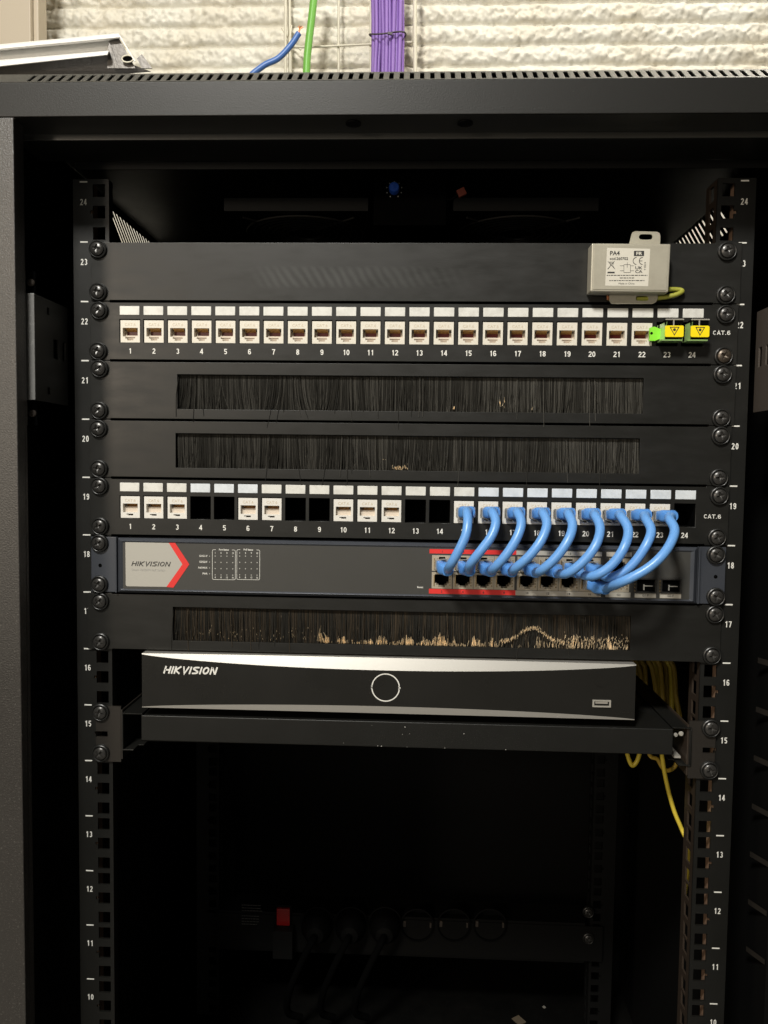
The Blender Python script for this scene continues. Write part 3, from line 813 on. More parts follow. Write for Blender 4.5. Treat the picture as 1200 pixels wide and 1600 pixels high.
b.text('Smart 10/100M PoE Switch', s0[0]-.0002, Z(236, 890.5)[1], .0017, -.0056, 3, align='LEFT', sx=.98)
b.build('badge', ['badge', 'red', 'dark', 'printg'], sw)
# lettering on the face
l = MB(); y = -.0054
def ring(mb, x0, x1, z0_, z1_, r, w, y, gap=None):
    a = rrect(x0, x1, z0_, z1_, r, 4); c = rrect(x0+w, x1-w, z0_+w, z1_-w, r-w*.8, 4)
    for k in range(len(a)):
        m = (k+1) % len(a)
        if gap and a[k][1] > z1_-r*.5 and a[m][1] > z1_-r*.5 and abs(a[k][0]-a[m][0]) > .002:
            xg0, xg1 = gap
            mb.face([(a[m][0], y, z1_), (a[m][0], y, z1_-w), (xg0, y, z1_-w), (xg0, y, z1_)]); mb.face([(xg1, y, z1_), (xg1, y, z1_-w), (a[k][0], y, z1_-w), (a[k][0], y, z1_)]); continue
        mb.face([(a[k][0], y, a[k][1]), (a[m][0], y, a[m][1]), (c[m][0], y, c[m][1]), (c[k][0], y, c[k][1])])
for (xa, xb, ti) in ((331.5, 368, 'Port Status'), (369.8, 406, 'PoE Status')):
    A = Z(xa, 858.5); D = Z(xb, 906.3); mid = (A[0]+D[0])/2
    ring(l, A[0], D[0], D[1], A[1], .0012, .00028, y, (mid-.0062, mid+.0062))
    l.text(ti, mid, A[1], .0013, y, bold=.02, sx=.92)
    for k in range(4):
        xx = A[0]+(D[0]-A[0])*(.13+.25*k)
        l.text(str(1+4*k), xx, A[1]-.0026, .0013, y, bold=.02, sx=.8); l.text(str(4+4*k), xx, D[1]+.0018, .0013, y, bold=.02, sx=.8)
        for q in range(4):
            zz = A[1]-.0054-q*.0048+.0004
            l.face([(xx+.00045*math.cos(w*math.pi/4), y, zz+.00045*math.sin(w*math.pi/4)) for w in range(8)], 1)
for k, s in enumerate(('G1/G1-F', 'G2/G2-F', 'PoE-MAX', 'PWR')):
    q = Z(324, 868.7+k*9.2); l.text(s, q[0], q[1], .0014, y, align='RIGHT', bold=.02, sx=.88)
    q = Z(327.5, 869+k*9.2); l.face([(q[0]+.0004*math.cos(w*math.pi/4), y, q[1]+.0004*math.sin(w*math.pi/4)) for w in range(8)], 1)
q = Z(656.5, 917.5); l.text('Reset', q[0], q[1], .0014, y, bold=.02)
l.build('lettering', ['print', 'printg'], face)
q = Z(657, 909.5); h = MB(); h.lathe([(.0009, .0004), (.0009, -.0002), (.0001, -.0002)], c=(q[0], -.0053, q[1]), n=16); h.build('reset_button', 'chrome', face)
# coloured port label bars
def bar_lab(x0p, x1p, zlo, zhi, m, nums, name='port_label'):
    b = MB(); b.face([(x0p, -.0054, zlo), (x1p, -.0054, zlo), (x1p, -.0054, zhi), (x0p, -.0054, zhi)], 0)
    for xx, s in nums: b.text(s, xx, (zlo+zhi)/2, .0016, -.0056, 1, bold=.01)
    b.build(name, [m, 'dark'], face)
zt0, zt1, zb0, zb1 = z0+.0353, z0+.0386, z0+.0048, z0+.0085
bar_lab(.0198, .0848, zt0, zt1, 'red', [(ports_x[i], str(2*i+1)) for i in range(4)])
bar_lab(.0848, .1483, zt0, zt1, 'beige', [(ports_x[i], str(2*i+1)) for i in range(4, 8)])
bar_lab(.0198, .0848, zb0, zb1, 'red', [(ports_x[i], str(2*i+2)) for i in range(4)])
bar_lab(.0848, .1483, zb0, zb1, 'beige', [(ports_x[i], str(2*i+2)) for i in range(4, 8)])
bar_lab(.1516, .1702, zt0, zt1, 'beige', [(.1614, 'G1')])
bar_lab(.1516, .1702, zb0, zb1, 'beige', [(.1614, 'G2')])
bar_lab(.1733, .1890, zb0, zb1, 'beige', [(.1812, 'G1-F')]); bar_lab(.1918, .2075, zb0, zb1, 'beige', [(.1997, 'G2-F')])
# shielded port blocks, notch down in the bottom row and up in the top row
def port_mesh(up):
    b = MB(); s = 1 if up else -1
    def R(x0, x1, a, c): return (x0, x1, min(s*a, s*c), max(s*a, s*c))
    op = [R(-.0054, .0054, -.0046, .0022), R(-.0040, .0040, .0022, .0036), R(-.0024, .0024, .0036, .0050)]
    if up: b.plate([R(-.0076, .0076, -.0056, .0062)], op, 0, .010)
    else: b.plate([R(-.0076, .0076, -.0062, .0062)], op, 0, .010)
    b.box(-.0076, .0076, .0101, .0106, -.0062, .0062, 1)
    for k in range(4): b.box(.0055, .0062, -.0006, -.0001, -.0040+k*.0022, -.0030+k*.0022, 2)
    b.box(-.0062, -.0055, -.0005, -.0001, -.0042, .0040, 2)
    # dark moulded insert
    return b
pu = port_mesh(True); pd = port_mesh(False)
proto = {}
for up in (0, 1):
    for i, x in enumerate(ports_x+[.1614]):
        loc = Vector((x, -.0056, zrow[up]))-wloc(sw)
        if up not in proto:
            proto[up] = (pu if up else pd).build('network_port', ['portmetal', 'void', 'brass'], loc=(0,0,0)); proto[up].parent = sw; proto[up].location = loc
        else: dup(proto[up], sw, loc)
for x in (.1812, .1997):
    b = MB(); zz = z0+.0140
    b.plate([(x-.0078, x+.0078, zz-.0056, zz+.0056)], [(x-.0066, x+.0066, zz-.0046, zz+.0046)], -.0064, .006, 0)
    b.box(x-.0078, x+.0078, .0061, .0066, zz-.0056, zz+.0056, 1); b.box(x-.0064, x+.0064, -.0035, -.0030, zz-.0044, zz+.0030, 1)
    b.box(x-.0014, x-.0006, -.0046, -.0036, zz-.0036, zz+.0006, 3); b.box(x-.0014, x+.0056, -.0042, -.0036, zz-.0008, zz-.0002, 3)
    for k in range(4): b.box(x-.0086, x-.0079, -.0068, -.0058, zz-.0044+k*.0024, zz-.0032+k*.0024, 2)
    b.build('fibre_port', ['screw', 'void', 'brass', 'chrome'], sw)

# ------------------------------------------------------------------ blue patch cables
cables = [  # jack, target port x, row, path points (px, py, Y) between the two plugs
 (15, 0, 1, [(729, 799, -.030), (731, 812, -.038), (728, 836, -.043), (716, 862, -.043), (704, 883, -.038)]),
 (16, 1, 1, [(769, 800, -.030), (775, 815, -.038), (768, 838, -.043), (750, 862, -.044), (734, 883, -.038)]),
 (17, 2, 1, [(808, 800, -.030), (815, 816, -.038), (808, 840, -.043), (791, 867, -.044), (772, 888, -.038)]),
 (18, 3, 1, [(848, 801, -.030), (855, 818, -.038), (846, 844, -.044), (826, 870, -.045), (804, 889, -.038)]),
 (19, 4, 1, [(888, 803, -.030), (895, 820, -.038), (888, 844, -.045), (868, 872, -.046), (845, 892, -.040)]),
 (20, 5, 1, [(930, 806, -.030), (938, 824, -.038), (932, 850, -.046), (912, 877, -.047), (885, 897, -.041)]),
 (21, 6, 1, [(971, 808, -.030), (982, 827, -.038), (976, 854, -.047), (955, 884, -.047), (925, 901, -.042)]),
 (22, 7, 1, [(1009, 811, -.030), (1018, 829, -.038), (1008, 855, -.044), (986, 885, -.042), (955, 903, -.036)]),
 (23, 7, 0, [(1046, 812, -.030), (1055, 830, -.040), (1040, 862, -.052), (1010, 890, -.055), (968, 911, -.050)]),
]
labs = {15: 'leftmost blue patch cable, leaving patch port 15', 16: 'second blue patch cable from the left, leaving patch port 16', 17: 'third blue patch cable from the left, leaving patch port 17',
 18: 'fourth blue patch cable from the left, leaving patch port 18', 19: 'middle blue patch cable of nine, leaving patch port 19', 20: 'blue patch cable leaving patch port 20, fourth from the right',
 21: 'blue patch cable leaving patch port 21, third from the right', 22: 'blue patch cable leaving patch port 22, second from the right', 23: 'rightmost blue patch cable, hanging across to the bottom port row'}
def plug(mb, c, d, up=1):
    """moulded plug: c = mouth centre at the jack, d = direction pointing out"""
    d = Vector(d).normalized(); X = d.cross(Vector((0,0,1))).normalized(); X = -X if X.x < 0 else X
    Zv = X.cross(d); Zv = -Zv if Zv.z < 0 else Zv
    secs = [(.0026, .0052, .0036), (.0085, .0052, .0036), (.0092, .0060, .0043), (.0120, .0060, .0044), (.0150, .0050, .0042), (.0180, .0042, .0040)]
    k0 = len(mb.v); n = 20
    for t, hw, hh in secs:
        for q in range(n):
            A = q*2*math.pi/n; ca, sa = math.cos(A), math.sin(A); e = .35 if t < .0125 else (.6 if t < .016 else .9)
            mb.v.append(c+d*t+X*hw*math.copysign(abs(ca)**e, ca)+Zv*hh*math.copysign(abs(sa)**e, sa))
    for i in range(len(secs)-1):
        for q in range(n):
            w = (q+1) % n; mb.f.append((k0+i*n+q, k0+i*n+w, k0+(i+1)*n+w, k0+(i+1)*n+q)); mb.m.append(0)
    mb.f.append(tuple(k0+(len(secs)-1)*n+q for q in range(n))); mb.m.append(0)
for jk, ti, row, mid in cables:
    c0 = Vector((xs19[jk-1], -.0040, zc19-.0005)); tz = zrow[row]; tx = ports_x[ti]
    c1 = Vector((tx, -.0060, tz-.0004))
    mids = [P(*m) for m in mid]
    d0 = (Vector((.16, -1, .10))) if jk < 23 else Vector((.18, -1, .05))
    d0.normalize()
    d1 = Vector((.22, -1, -.16)).normalized() if row else Vector((.55, -1, -.10)).normalized()
    a0 = c0+d0*.0165; a1 = c1+d1*.0160
    t = thing('patch_cable', labs[jk], 'network cable', a0, 'blue patch cables between patch panel and switch')
    for v in (0,):
        path = spline([a0-d0*.002]+mids+[a1-d1*.0, a1-d1*.002], 8)
    # relax the path a little
    for it in range(6):
        path = [path[0], path[1]]+[(path[i-1]+path[i]*2+path[i+1])/4 for i in range(2, len(path)-2)]+[path[-2], path[-1]]
    N = len(path); rr = [.00332+.0009*max(0, 1-i/5)+.0009*max(0, 1-(N-1-i)/5) for i in range(N)]
    cb = MB(); cb.tube(path, rr, 16); cb.build('cord', 'blue', t, smooth=60)
    for c, d, s in ((c0, d0, -1), (c1, d1, 1 if row else -1)):
        pb = MB(); plug(pb, c, d); po = pb.build('plug', 'blueplug', t, smooth=35)
        tb_ = MB(); tb_.bar(c-d*.001, c+d*.0030, .0114, .0078); tb_.build('clear_tip', 'clear', po, bevel=.0003)
        lb = MB(); lb.bar(c+d*.0005+Vector((0, 0, s*.0038)), c+d*.0105+Vector((0, 0, s*.0066)), .0036, .0007)
        lb.build('latch', 'clear', po, bevel=.0002)

# ------------------------------------------------------------------ video recorder (U16)
nv = thing('video_recorder', 'black video recorder with silver curved edges and white ring on its front', 'video recorder', (0, .12, .6655))
x0, x1, zb, zt_ = -.1990, .1752, .6685, .7105
n = 48
def top_in(u): return .0006+.0082*(1-(2*u-1)**2)**.8
def bot_in(u): return .0006+.0050*(1-(2*u-1)**2)**.8
b = MB(); b.box(x0+.001, x1-.001, .004, .300, zb+.0005, zt_-.0005)
b.build('case', 'inner', nv, bevel=.001)
b = MB()
for i in range(n):
    ua, ub = i/n, (i+1)/n; xa, xb = x0+(x1-x0)*ua, x0+(x1-x0)*ub
    ta, tb, ba, bb = top_in(ua), top_in(ub), bot_in(ua), bot_in(ub)
    b.face([(xa, -.0085, zb+ba), (xb, -.0085, zb+bb), (xb, -.0085, zt_-tb), (xa, -.0085, zt_-ta)])
b.face([(x0, -.0085, zb+.0006), (x0, -.0085, zt_-.0006), (x0, .004, zt_-.0006), (x0, .004, zb+.0006)])
b.face([(x1, -.0085, zt_-.0006), (x1, -.0085, zb+.0006), (x1, .004, zb+.0006), (x1, .004, zt_-.0006)])
fr = b.build('front_panel', 'gloss', nv)
for top in (1, 0):
    b = MB()
    for i in range(n):
        ua, ub = i/n, (i+1)/n; xa, xb = x0+(x1-x0)*ua, x0+(x1-x0)*ub
        if top:
            za, zc_ = zt_-top_in(ua), zt_-top_in(ub)
            b.face([(xa, -.0087, za), (xb, -.0087, zc_), (xb, -.0087+.40*(zt_-zc_), zt_), (xa, -.0087+.40*(zt_-za), zt_)])
            b.face([(xa, -.0087+.40*(zt_-za), zt_), (xb, -.0087+.40*(zt_-zc_), zt_), (xb, .004, zt_), (xa, .004, zt_)])
        else:
            za, zc_ = zb+bot_in(ua), zb+bot_in(ub)
            b.face([(xa, -.0087+.12*(za-zb), zb), (xb, -.0087+.12*(zc_-zb), zb), (xb, -.0087, zc_), (xa, -.0087, za)])
            b.face([(xa, .004, zb), (xb, .004, zb), (xb, -.0087+.12*(zc_-zb), zb), (xa, -.0087+.12*(za-zb), zb)])
    b.build('trim', 'silver', nv, smooth=30)
b = MB(); c = P(602.5, 1074.5, -.009); R1, R0 = .01085, .01000
for k in range(72):
    A0, A1 = k*2*math.pi/72, (k+1)*2*math.pi/72
    if k in (0, 71, 35, 36): continue
    b.face([(c.x+r*math.cos(A), -.0087, c.z+r*math.sin(A)) for r, A in ((R0, A0), (R1, A0), (R1, A1), (R0, A1))])
for dx, dz in ((-.0105, .0009), (-.0105, -.0009), (.0101, .0009), (.0108, -.0001), (.0101, -.0010)):
    b.face([(c.x+dx+u*.0005, -.0087, c.z+dz+w*.0005) for u, w in ((-1,-1),(1,-1),(1,1),(-1,1))])
q = P(255, 1047, -.009); q2 = P(340, 1047, -.009); b.digits('HIKVISION', (q.x+q2.x)/2, q.z+.0002, .0058, -.0087, wd=.80, st=.21, gap=.13, shear=.30, width=(q2.x-q.x)*.97)
b.build('lettering', 'print', fr)
q = P(940, 1099.3, -.009); b = MB()
b.plate([(q.x-.0068, q.x+.0068, q.z-.0027, q.z+.0027)], [(q.x-.0056, q.x+.0056, q.z-.0017, q.z+.0017)], -.0096, -.002, 0)
b.box(q.x-.0060, q.x+.0060, -.0060, -.0056, q.z-.0020, q.z+.0020, 1); b.box(q.x-.0046, q.x+.0046, -.0088, -.0062, q.z-.0001, q.z+.0015, 0)
b.build('usb_socket', ['chrome', 'void'], nv)
q = P(940, 1063, -.009); b = MB(); b.lathe([(.0048, 0), (.0050, .0003), (.0046, .0003), (.0001, .0002)], c=(q.x, -.0086, q.z), n=36); b.build('power_button', 'gloss', nv, smooth=30)
for sx in (-.17, .145):
    for yy in (.02, .27):
        b = MB(); b.lathe([(.010, .6632), (.010, .6684)], c=(sx, yy, 0), n=20, axis='z'); b.lathe([(.0001, .6632), (.010, .6632)], c=(sx, yy, 0), n=20, axis='z'); b.build('foot', 'rubber', nv, smooth=30)

# ------------------------------------------------------------------ shelf (U15)
sh = thing('rack_shelf', 'black sliding rack shelf carrying the video recorder, screwed at unit 15', 'rack shelf', (0, .15, 14.2*U))
b = MB(); b.box(-.1998, .2042, -.0085, -.0070, .6425, .6622); b.box(-.1998, .2042, -.0070, .330, .6607, .6622); b.box(-.1998, .2042, -.0070, .010, .6425, .6440)
b.build('tray', 'coat', sh, bevel=.0008, seg=3)
for s in (-1, 1):
    a, c = (-.2165, -.2005) if s < 0 else (.2050, .2195)
    b = MB(); out_, in_ = (a, c) if s < 0 else (c, a)
    t_ = .0009
    b.box(a, c, -.004, .33, .6622-t_, .6622)
    u0, u1 = sorted((out_, out_-s*t_)); b.box(u0, u1, -.004, .33, .6335, .6622-t_)
    w0, w1 = sorted((out_, out_-s*.0090)); b.box(w0, w1, -.004, .33, .6335-t_, .6335)
    w0, w1 = sorted((out_-s*.0098, out_-s*.0145)); b.box(w0, w1, .004, .33, .6340, .6349)
    b.build('slide', 'coat', sh, bevel=.0002, seg=1)
    b = MB(); ei, eo = (.2180, .2378); x_a, x_b = sorted((s*ei, s*eo))
    xc = s*.2331
    b.plate([(x_a, x_b, 14.01*U, 15.0*U)], [(xc-.0046, xc+.0046, 14.50*U-.0022, 14.50*U+.0022)], -.0024, -.0003)
    eo_ = b.build('mounting_ear', 'earm', sh, bevel=.0005)
    b = MB(); f0, f1 = sorted((s*.2167, s*.2179)); b.box(f0, f1, -.0024, .10, 14.06*U, 14.94*U); b.build('side_web', 'earm' if s < 0 else 'side_lit', eo_, bevel=.0003)
    for k in (.895, .168): screw(sh, s*.2337, (14+k)*U, -.0024)
b = MB(); b.bar((.212, .004, .6365), (.212, .060, .6365), .005, .0015); b.lathe([(.0016, .001), (.0012, .002), (.0001, .0022)], c=(.2085, .0, .6555), n=16); b.lathe([(.0020, .001), (.0014, .002), (.0001, .0022)], c=(.2125, .0, .6565), n=16)
b.build('slide_pin', 'chrome', sh, smooth=40)
# paint chips on the shelf edge and the panel
b = MB()
for px, py in ((581, 1133.5), (633, 1136), (629, 1147.5), (640, 1146.5), (725, 1146.5), (537, 1161), (590, 1165.5), (596, 1166.5), (636, 1168), (695, 1169), (790, 1172)):
    q = P(px, py, -.0088); q.z = max(q.z, .6432); r = random.uniform(.0002, .0005)
    b.face([(q.x+r*random.uniform(.7, 1.6)*math.cos(A), -.0088, q.z+r*random.uniform(.5, 1)*math.sin(A)) for A in [k*math.pi/3 for k in range(6)]])
b.build('paint_chips', 'printg', sh)

# ------------------------------------------------------------------ PA4 box
pa = thing('amplifier_box', 'small pale metal module with sticker and slotted tabs on the blank panel', 'signal module', P(984, 470, -.010))
Yf = -.0160
def Q(x, y, Y=Yf): p = P(x, y, Y); return (p.x, p.z)
o = [Q(922.5, 455.3), Q(1044.5, 456.8), Q(1048.3, 381.2), Q(924.8, 380)]
b = MB(); b.prism(o, Yf, -.0026)
bd = b.build('body', 'box', pa, bevel=.0010, seg=3)
i_ = [Q(926.5, 452), Q(1040.7, 453.6), Q(1044.3, 384.2), Q(928.5, 383.4)]
b = MB(); b.prism(i_, Yf-.0004, Yf-.0001); b.build('lid', 'box', pa, bevel=.0002)
def tab(pts, hole, name):
    """rounded tab with a slot: built as a ring of quads between outline and slot"""
    b = MB(); Y0, Y1 = -.0074, -.0064
    (xa, za), (xb, zb_) = hole
    cx, cz = (xa+xb)/2, (za+zb_)/2; hx, hz = abs(xb-xa)/2, abs(zb_-za)/2
    N = 40
    def slot(A):
        r = hz; ca, sa = math.cos(A), math.sin(A)
        x = max(-(hx-r), min(hx-r, hx*ca*1.3)); 
        return (cx+x+r*ca, cz+r*sa)
    def outl(A):
        # ray to polygon
        ca, sa = math.cos(A), math.sin(A); best = 9
        for k in range(len(pts)):
            x1_, z1_ = pts[k][0]-cx, pts[k][1]-cz; x2_, z2_ = pts[(k+1) % len(pts)][0]-cx, pts[(k+1) % len(pts)][1]-cz
            den = ca*(z2_-z1_)-sa*(x2_-x1_)
            if abs(den) < 1e-12: continue
            t = (x1_*(z2_-z1_)-z1_*(x2_-x1_))/den; u = (x1_*sa-z1_*ca)/den
            if t > 0 and -1e-6 <= u <= 1+1e-6: best = min(best, t)
        return (cx+ca*best, cz+sa*best)
    an = [k*2*math.pi/N for k in range(N)]+[math.atan2(p[1]-cz, p[0]-cx) % (2*math.pi) for p in pts]; an = sorted(set(round(a, 5) for a in an))
    for k in range(len(an)):
        A0, A1 = an[k], an[(k+1) % len(an)]
        s0, s1, u0, u1 = slot(A0), slot(A1), outl(A0), outl(A1)
        b.face([(s0[0], Y0, s0[1]), (u0[0], Y0, u0[1]), (u1[0], Y0, u1[1]), (s1[0], Y0, s1[1])][::1])
        b.face([(s1[0], Y1, s1[1]), (u1[0], Y1, u1[1]), (u0[0], Y1, u0[1]), (s0[0], Y1, s0[1])])
        b.face([(u0[0], Y0, u0[1]), (u0[0], Y1, u0[1]), (u1[0], Y1, u1[1]), (u1[0], Y0, u1[1])])
        b.face([(s0[0], Y1, s0[1]), (s0[0], Y0, s0[1]), (s1[0], Y0, s1[1]), (s1[0], Y1, s1[1])])
    b.build(name, 'box', pa)
def T(x, y): return Q(x, y, -.007)
tab([T(981, 390), T(1031, 390), T(1031.5, 369), T(1030.3, 364.5), T(1026.5, 362.3), T(992, 361.5), T(988, 363.3), T(986.5, 367)][::1], (T(998, 374.8), T(1019.5, 366.0)), 'mounting_tab')
tab([T(952, 450), T(952, 470), T(955, 474.5), T(962, 475), T(1020, 474.8), T(1025, 472), T(1027.5, 466), T(1028, 450)], (T(993, 470.3), T(1013.5, 462.3)), 'mounting_tab')
# sticker and its print
st = MB(); s_ = [Q(945.3, 446.6), Q(1012.5, 447.5), Q(1015.7, 389), Q(948.3, 387.4)]
Ys = Yf-.0005
st.face([(x, Ys, z) for x, z in s_]); sto = st.build('sticker', 'sticker', pa)
l = MB(); Yt = Ys-.0001; KX = 140/1200; 
def S(zx, zy): return Q(920+zx*KX, 340+zy*KX, Yt)
q = S(280, 475); l.text('PA4', q[0], q[1], .0030, Yt, align='LEFT', bold=.022)
q = S(280, 548); l.text('cod.260702', q[0], q[1], .0019, Yt, align='LEFT', bold=.02, sx=1.02)
a, c = S(603, 515), S(742, 445); l.face([(a[0], Yt, a[1]), (c[0], Yt, a[1]), (c[0], Yt, c[1]), (a[0], Yt, c[1])])
q = S(672, 480); l.text('FR', q[0], q[1], .0022, Yt-.0001, 1, bold=.03, sx=1.25)
def arc(cx, cz, r, w, a0, a1, n=14):
    for k in range(n):
        A, B_ = math.radians(a0+(a1-a0)*k/n), math.radians(a0+(a1-a0)*(k+1)/n)
        l.face([(cx+rr_*math.cos(t_), Yt, cz+rr_*math.sin(t_)) for rr_, t_ in ((r, A), (r, B_), (r-w, B_), (r-w, A))])
q = S(640, 580); arc(q[0], q[1], .0027, .00045, 90, 270); q = S(722, 580); arc(q[0], q[1], .0027, .00045, 90, 270)
l.face([(q[0]-.0024, Yt, q[1]-.0002), (q[0]-.0002, Yt, q[1]-.0002), (q[0]-.0002, Yt, q[1]+.0002), (q[0]-.0024, Yt, q[1]+.0002)])
q = S(668, 672); l.text('UK', q[0], q[1], .0020, Yt, bold=.02, sx=1.3); q = S(668, 722); l.text('CA', q[0], q[1], .0020, Yt, bold=.02, sx=1.3)
q = S(752, 650); l.text('Y 0524', q[0], q[1], .0014, Yt, rot=math.pi/2)
def line(a, c, w=.00022):
    a = Vector((a[0], a[1])); c = Vector((c[0], c[1])); d = (c-a).normalized(); n_ = Vector((-d.y, d.x))*w/2
    l.face([(p.x, Yt, p.y) for p in (a-n_, c-n_, c+n_, a+n_)])
for a, c in (((470,630),(558,630)),((558,630),(558,735)),((558,735),(470,735)),((470,735),(470,630)),((515,600),(515,670)),((418,645),(470,645)),((418,712),(470,712)),((558,645),(605,645)),((558,712),(605,712)),
             ((275,595),(335,595)),((280,595),(292,640)),((330,595),(320,640)),((292,640),(258,690)),((320,640),(348,690)),((255,585),(350,690)),((345,585),(250,690)),((275,610),(335,610))):
    line(S(*a), S(*c), .00028)
a, c = S(250, 745), S(347, 725); l.face([(a[0], Yt, a[1]), (c[0], Yt, a[1]), (c[0], Yt, c[1]), (a[0], Yt, c[1])])
q = S(512, 773); 
# fine print is too small to read in the photograph: broken hair lines
for yy, xa, xb in ((773, 240, 785), (808, 415, 615), (843, 275, 745)):
    x = xa
    while x < xb:
        w = random.uniform(14, 42); line(S(x, yy), S(min(x+w, xb), yy), .00055); x += w+9
q = S(505, 882); l.text('Made in China', q[0], q[1], .0013, Yt, 0, sx=1.05)
l.build('lettering', ['dark', 'sticker'], sto)
b = MB(); b.tube(spline([P(951, 466, -.0042), P(975, 467, -.0042), P(1003, 467, -.0042), P(1030, 465.5, -.0050), P(1048, 462.5, -.0062), P(1060, 459, -.0062), P(1066, 455, -.0050), P(1060, 452.5, -.0042), P(1040, 452, -.0042)], 8), .0017, 12)
wo = b.build('earth_wire', 'yellowgreen', pa, smooth=60)
b = MB()
for k in range(6): b.tube([P(952, 464+k*.9, -.006), P(948.5+random.random(), 462+k*1.2, -.0085)], .0004, 6)
b.build('copper_strands', 'copper', wo, smooth=60)

# ------------------------------------------------------------------ yellow cables at the right
def strand(name, lab, pts, r, m, grp='yellow cables hanging behind the right rail'):
    b = MB(); pp = spline(pts, 8); b.tube(pp, r, 8); o = b.build(name, m, None, smooth=60, loc=pp[-1]); return tag(o, lab, 'cable', grp)
bx = [(992, .20, 'amber'), (1000, .22, 'amber'), (1008, .21, 'amber'), (1019, .20, 'amber'), (1026, .22, 'yelcable'), (1032, .20, 'amber'), (1041, .21, 'amber'), (1048, .20, 'yelcable'), (1053, .19, 'amber')]
for i, (px, Y, m) in enumerate(bx):
    top = P(px-6+random.uniform(-3, 3), 1015, Y); a = P(px, 1045, Y); c = P(px+4+random.uniform(-3, 3), 1085, Y-.005); d = P(px+6+random.uniform(-6, 6), 1130, Y-.01)
    e = P(px+random.uniform(-8, 8), 1160, Y-.01)
    strand('yellow_cable', 'yellow cable in the dim bundle hanging between video recorder and right rail', [top+Vector((0,0,.08)), top, a, c, d, e], .0026, m)
strand('yellow_cable', 'small yellow cable loop hanging under the shelf, left of the long one', [P(976, 1150, .10), P(979, 1172, .10), P(984, 1190, .10), P(989, 1196, .10), P(996, 1188, .10), P(1000, 1172, .10), P(1001, 1150, .10)], .0020, 'yelcable')
strand('yellow_cable', 'short curled yellow cable right of the long one, by the shelf slide', [P(1008, 1160, .07), P(1016, 1181, .07), P(1027, 1186, .07), P(1034, 1198, .07), P(1042, 1204, .07), P(1052, 1200, .06), P(1058, 1188, .06), P(1060, 1150, .06)], .0018, 'amber')
strand('yellow_cable', 'long bright yellow cable dropping from the shelf to behind the right rail', [P(1030, 1140, .045), P(1035, 1185, .045), P(1041, 1220, .045), P(1052, 1263, .045), P(1064, 1293, .045), P(1076, 1322, .046), P(1077, 1350, .10), P(1070, 1400, .20)], .0018, 'yelcable')

# ------------------------------------------------------------------ power strip at the back
ps = thing('power_strip', 'dark power strip with red rocker switch at the back of the cabinet', 'power strip', (0, .33, .262))
Yp = .333
b = MB(); b.box(-.2250, .2190, Yp-.0, Yp+.040, .2620, .3115); b.box(-.2400, .2400, Yp-.0015, Yp-.0002, .2620+.003, .3085)
bodyp = b.build('body', 'inner', ps, bevel=.001)
for px in (652, 709, 765):
    c = P(px, 1443, Yp); b = MB()
    b.lathe([(.0205, .0), (.0205, .0022), (.0190, .0024), (.0185, -.012), (.0001, -.012)], c=(c.x, Yp-.0015, c.z), n=36)
    so = b.build('socket', 'rubber', ps, smooth=35)
    b = MB(); b.box(c.x-.017, c.x-.0138, Yp-.003, Yp+.006, c.z-.003, c.z+.004); b.box(c.x+.0150, c.x+.0170, Yp-.003, Yp+.006, c.z-.003, c.z+.003)
    b.build('earth_clip', 'bracket', so)
for k, px in enumerate((497, 549, 602)):
    c = P(px, 1440, Yp); 
    b = MB(); b.lathe([(.0205, .0), (.0205, .0022), (.0190, .0024), (.0185, -.004)], c=(c.x, Yp-.0015, c.z), n=36); b.build('socket', 'rubber', ps, smooth=35)
    pl = thing('power_plug', ('leftmost black power plug, nearest the red rocker switch', 'middle one of three black power plugs in the strip', 'rightmost black power plug, with two glints, in the strip')[k], 'power plug', (c.x, Yp-.003, c.z), 'power plugs in the strip')
    b = MB(); b.lathe([(.0180, 0), (.0180, .012), (.0160, .016), (.0100, .026), (.0001, .028)], c=(c.x, Yp-.004, c.z), n=28); b.build('plug_body', 'rubber', pl, smooth=40)
    b = MB(); b.tube(spline([(c.x, Yp-.030, c.z), (c.x-.004, Yp-.040, c.z-.004), (c.x-.016, Yp-.040, c.z-.030), (c.x-.030, Yp-.030, c.z-.070), (c.x-.034, Yp-.015, c.z-.105), (c.x-.02, Yp, c.z-.122)], 6), .0042, 8); b.build('cord', 'void', pl, smooth=60)
    if k == 2:
        b = MB(); b.bar((c.x-.010, Yp-.0225, c.z-.002), (c.x+.002, Yp-.0225, c.z+.014), .0015, .001, up=(0,1,0)); b.bar((c.x-.008, Yp-.0300, c.z-.012), (c.x+.004, Yp-.0300, c.z+.002), .0012, .001, up=(0,1,0)); b.build('ridge_glint', 'screw', pl)  # two paler bars stand for glints on the plug
c = P(444, 1428, Yp); b = MB(); b.box(c.x-.0095, c.x+.0095, Yp-.004, Yp-.0016, c.z-.013, c.z+.013); rk = b.build('switch_frame', 'rubber', ps, bevel=.0005)
b = MB(); b.prism([(c.x-.0080, c.z-.0105), (c.x+.0080, c.z-.0105), (c.x+.0080, c.z+.0105), (c.x-.0080, c.z+.0105)], Yp-.0075, Yp-.004); b.build('rocker', 'dimred', rk, bevel=.001)
c = P(444, 1475, Yp-.02); b = MB(); b.box(c.x-.014, c.x+.010, Yp-.020, Yp-.0018, .2650, c.z+.015); b.build('cable_clamp', 'inner', ps, bevel=.001)
b = MB()
for k in range(8):
    if k == 3: continue
    q = P(378, 1413+k*4.2, Yp); x = q.x
    while x < q.x+.024-random.random()*.006:
        w = random.uniform(.0015, .004); b.face([(x, Yp-.0016, q.z-.0005), (x+w, Yp-.0016, q.z-.0005), (x+w, Yp-.0016, q.z+.0005), (x, Yp-.0016, q.z+.0005)]); x += w+.0007
b.build('rating_print', 'dimprint', ps)
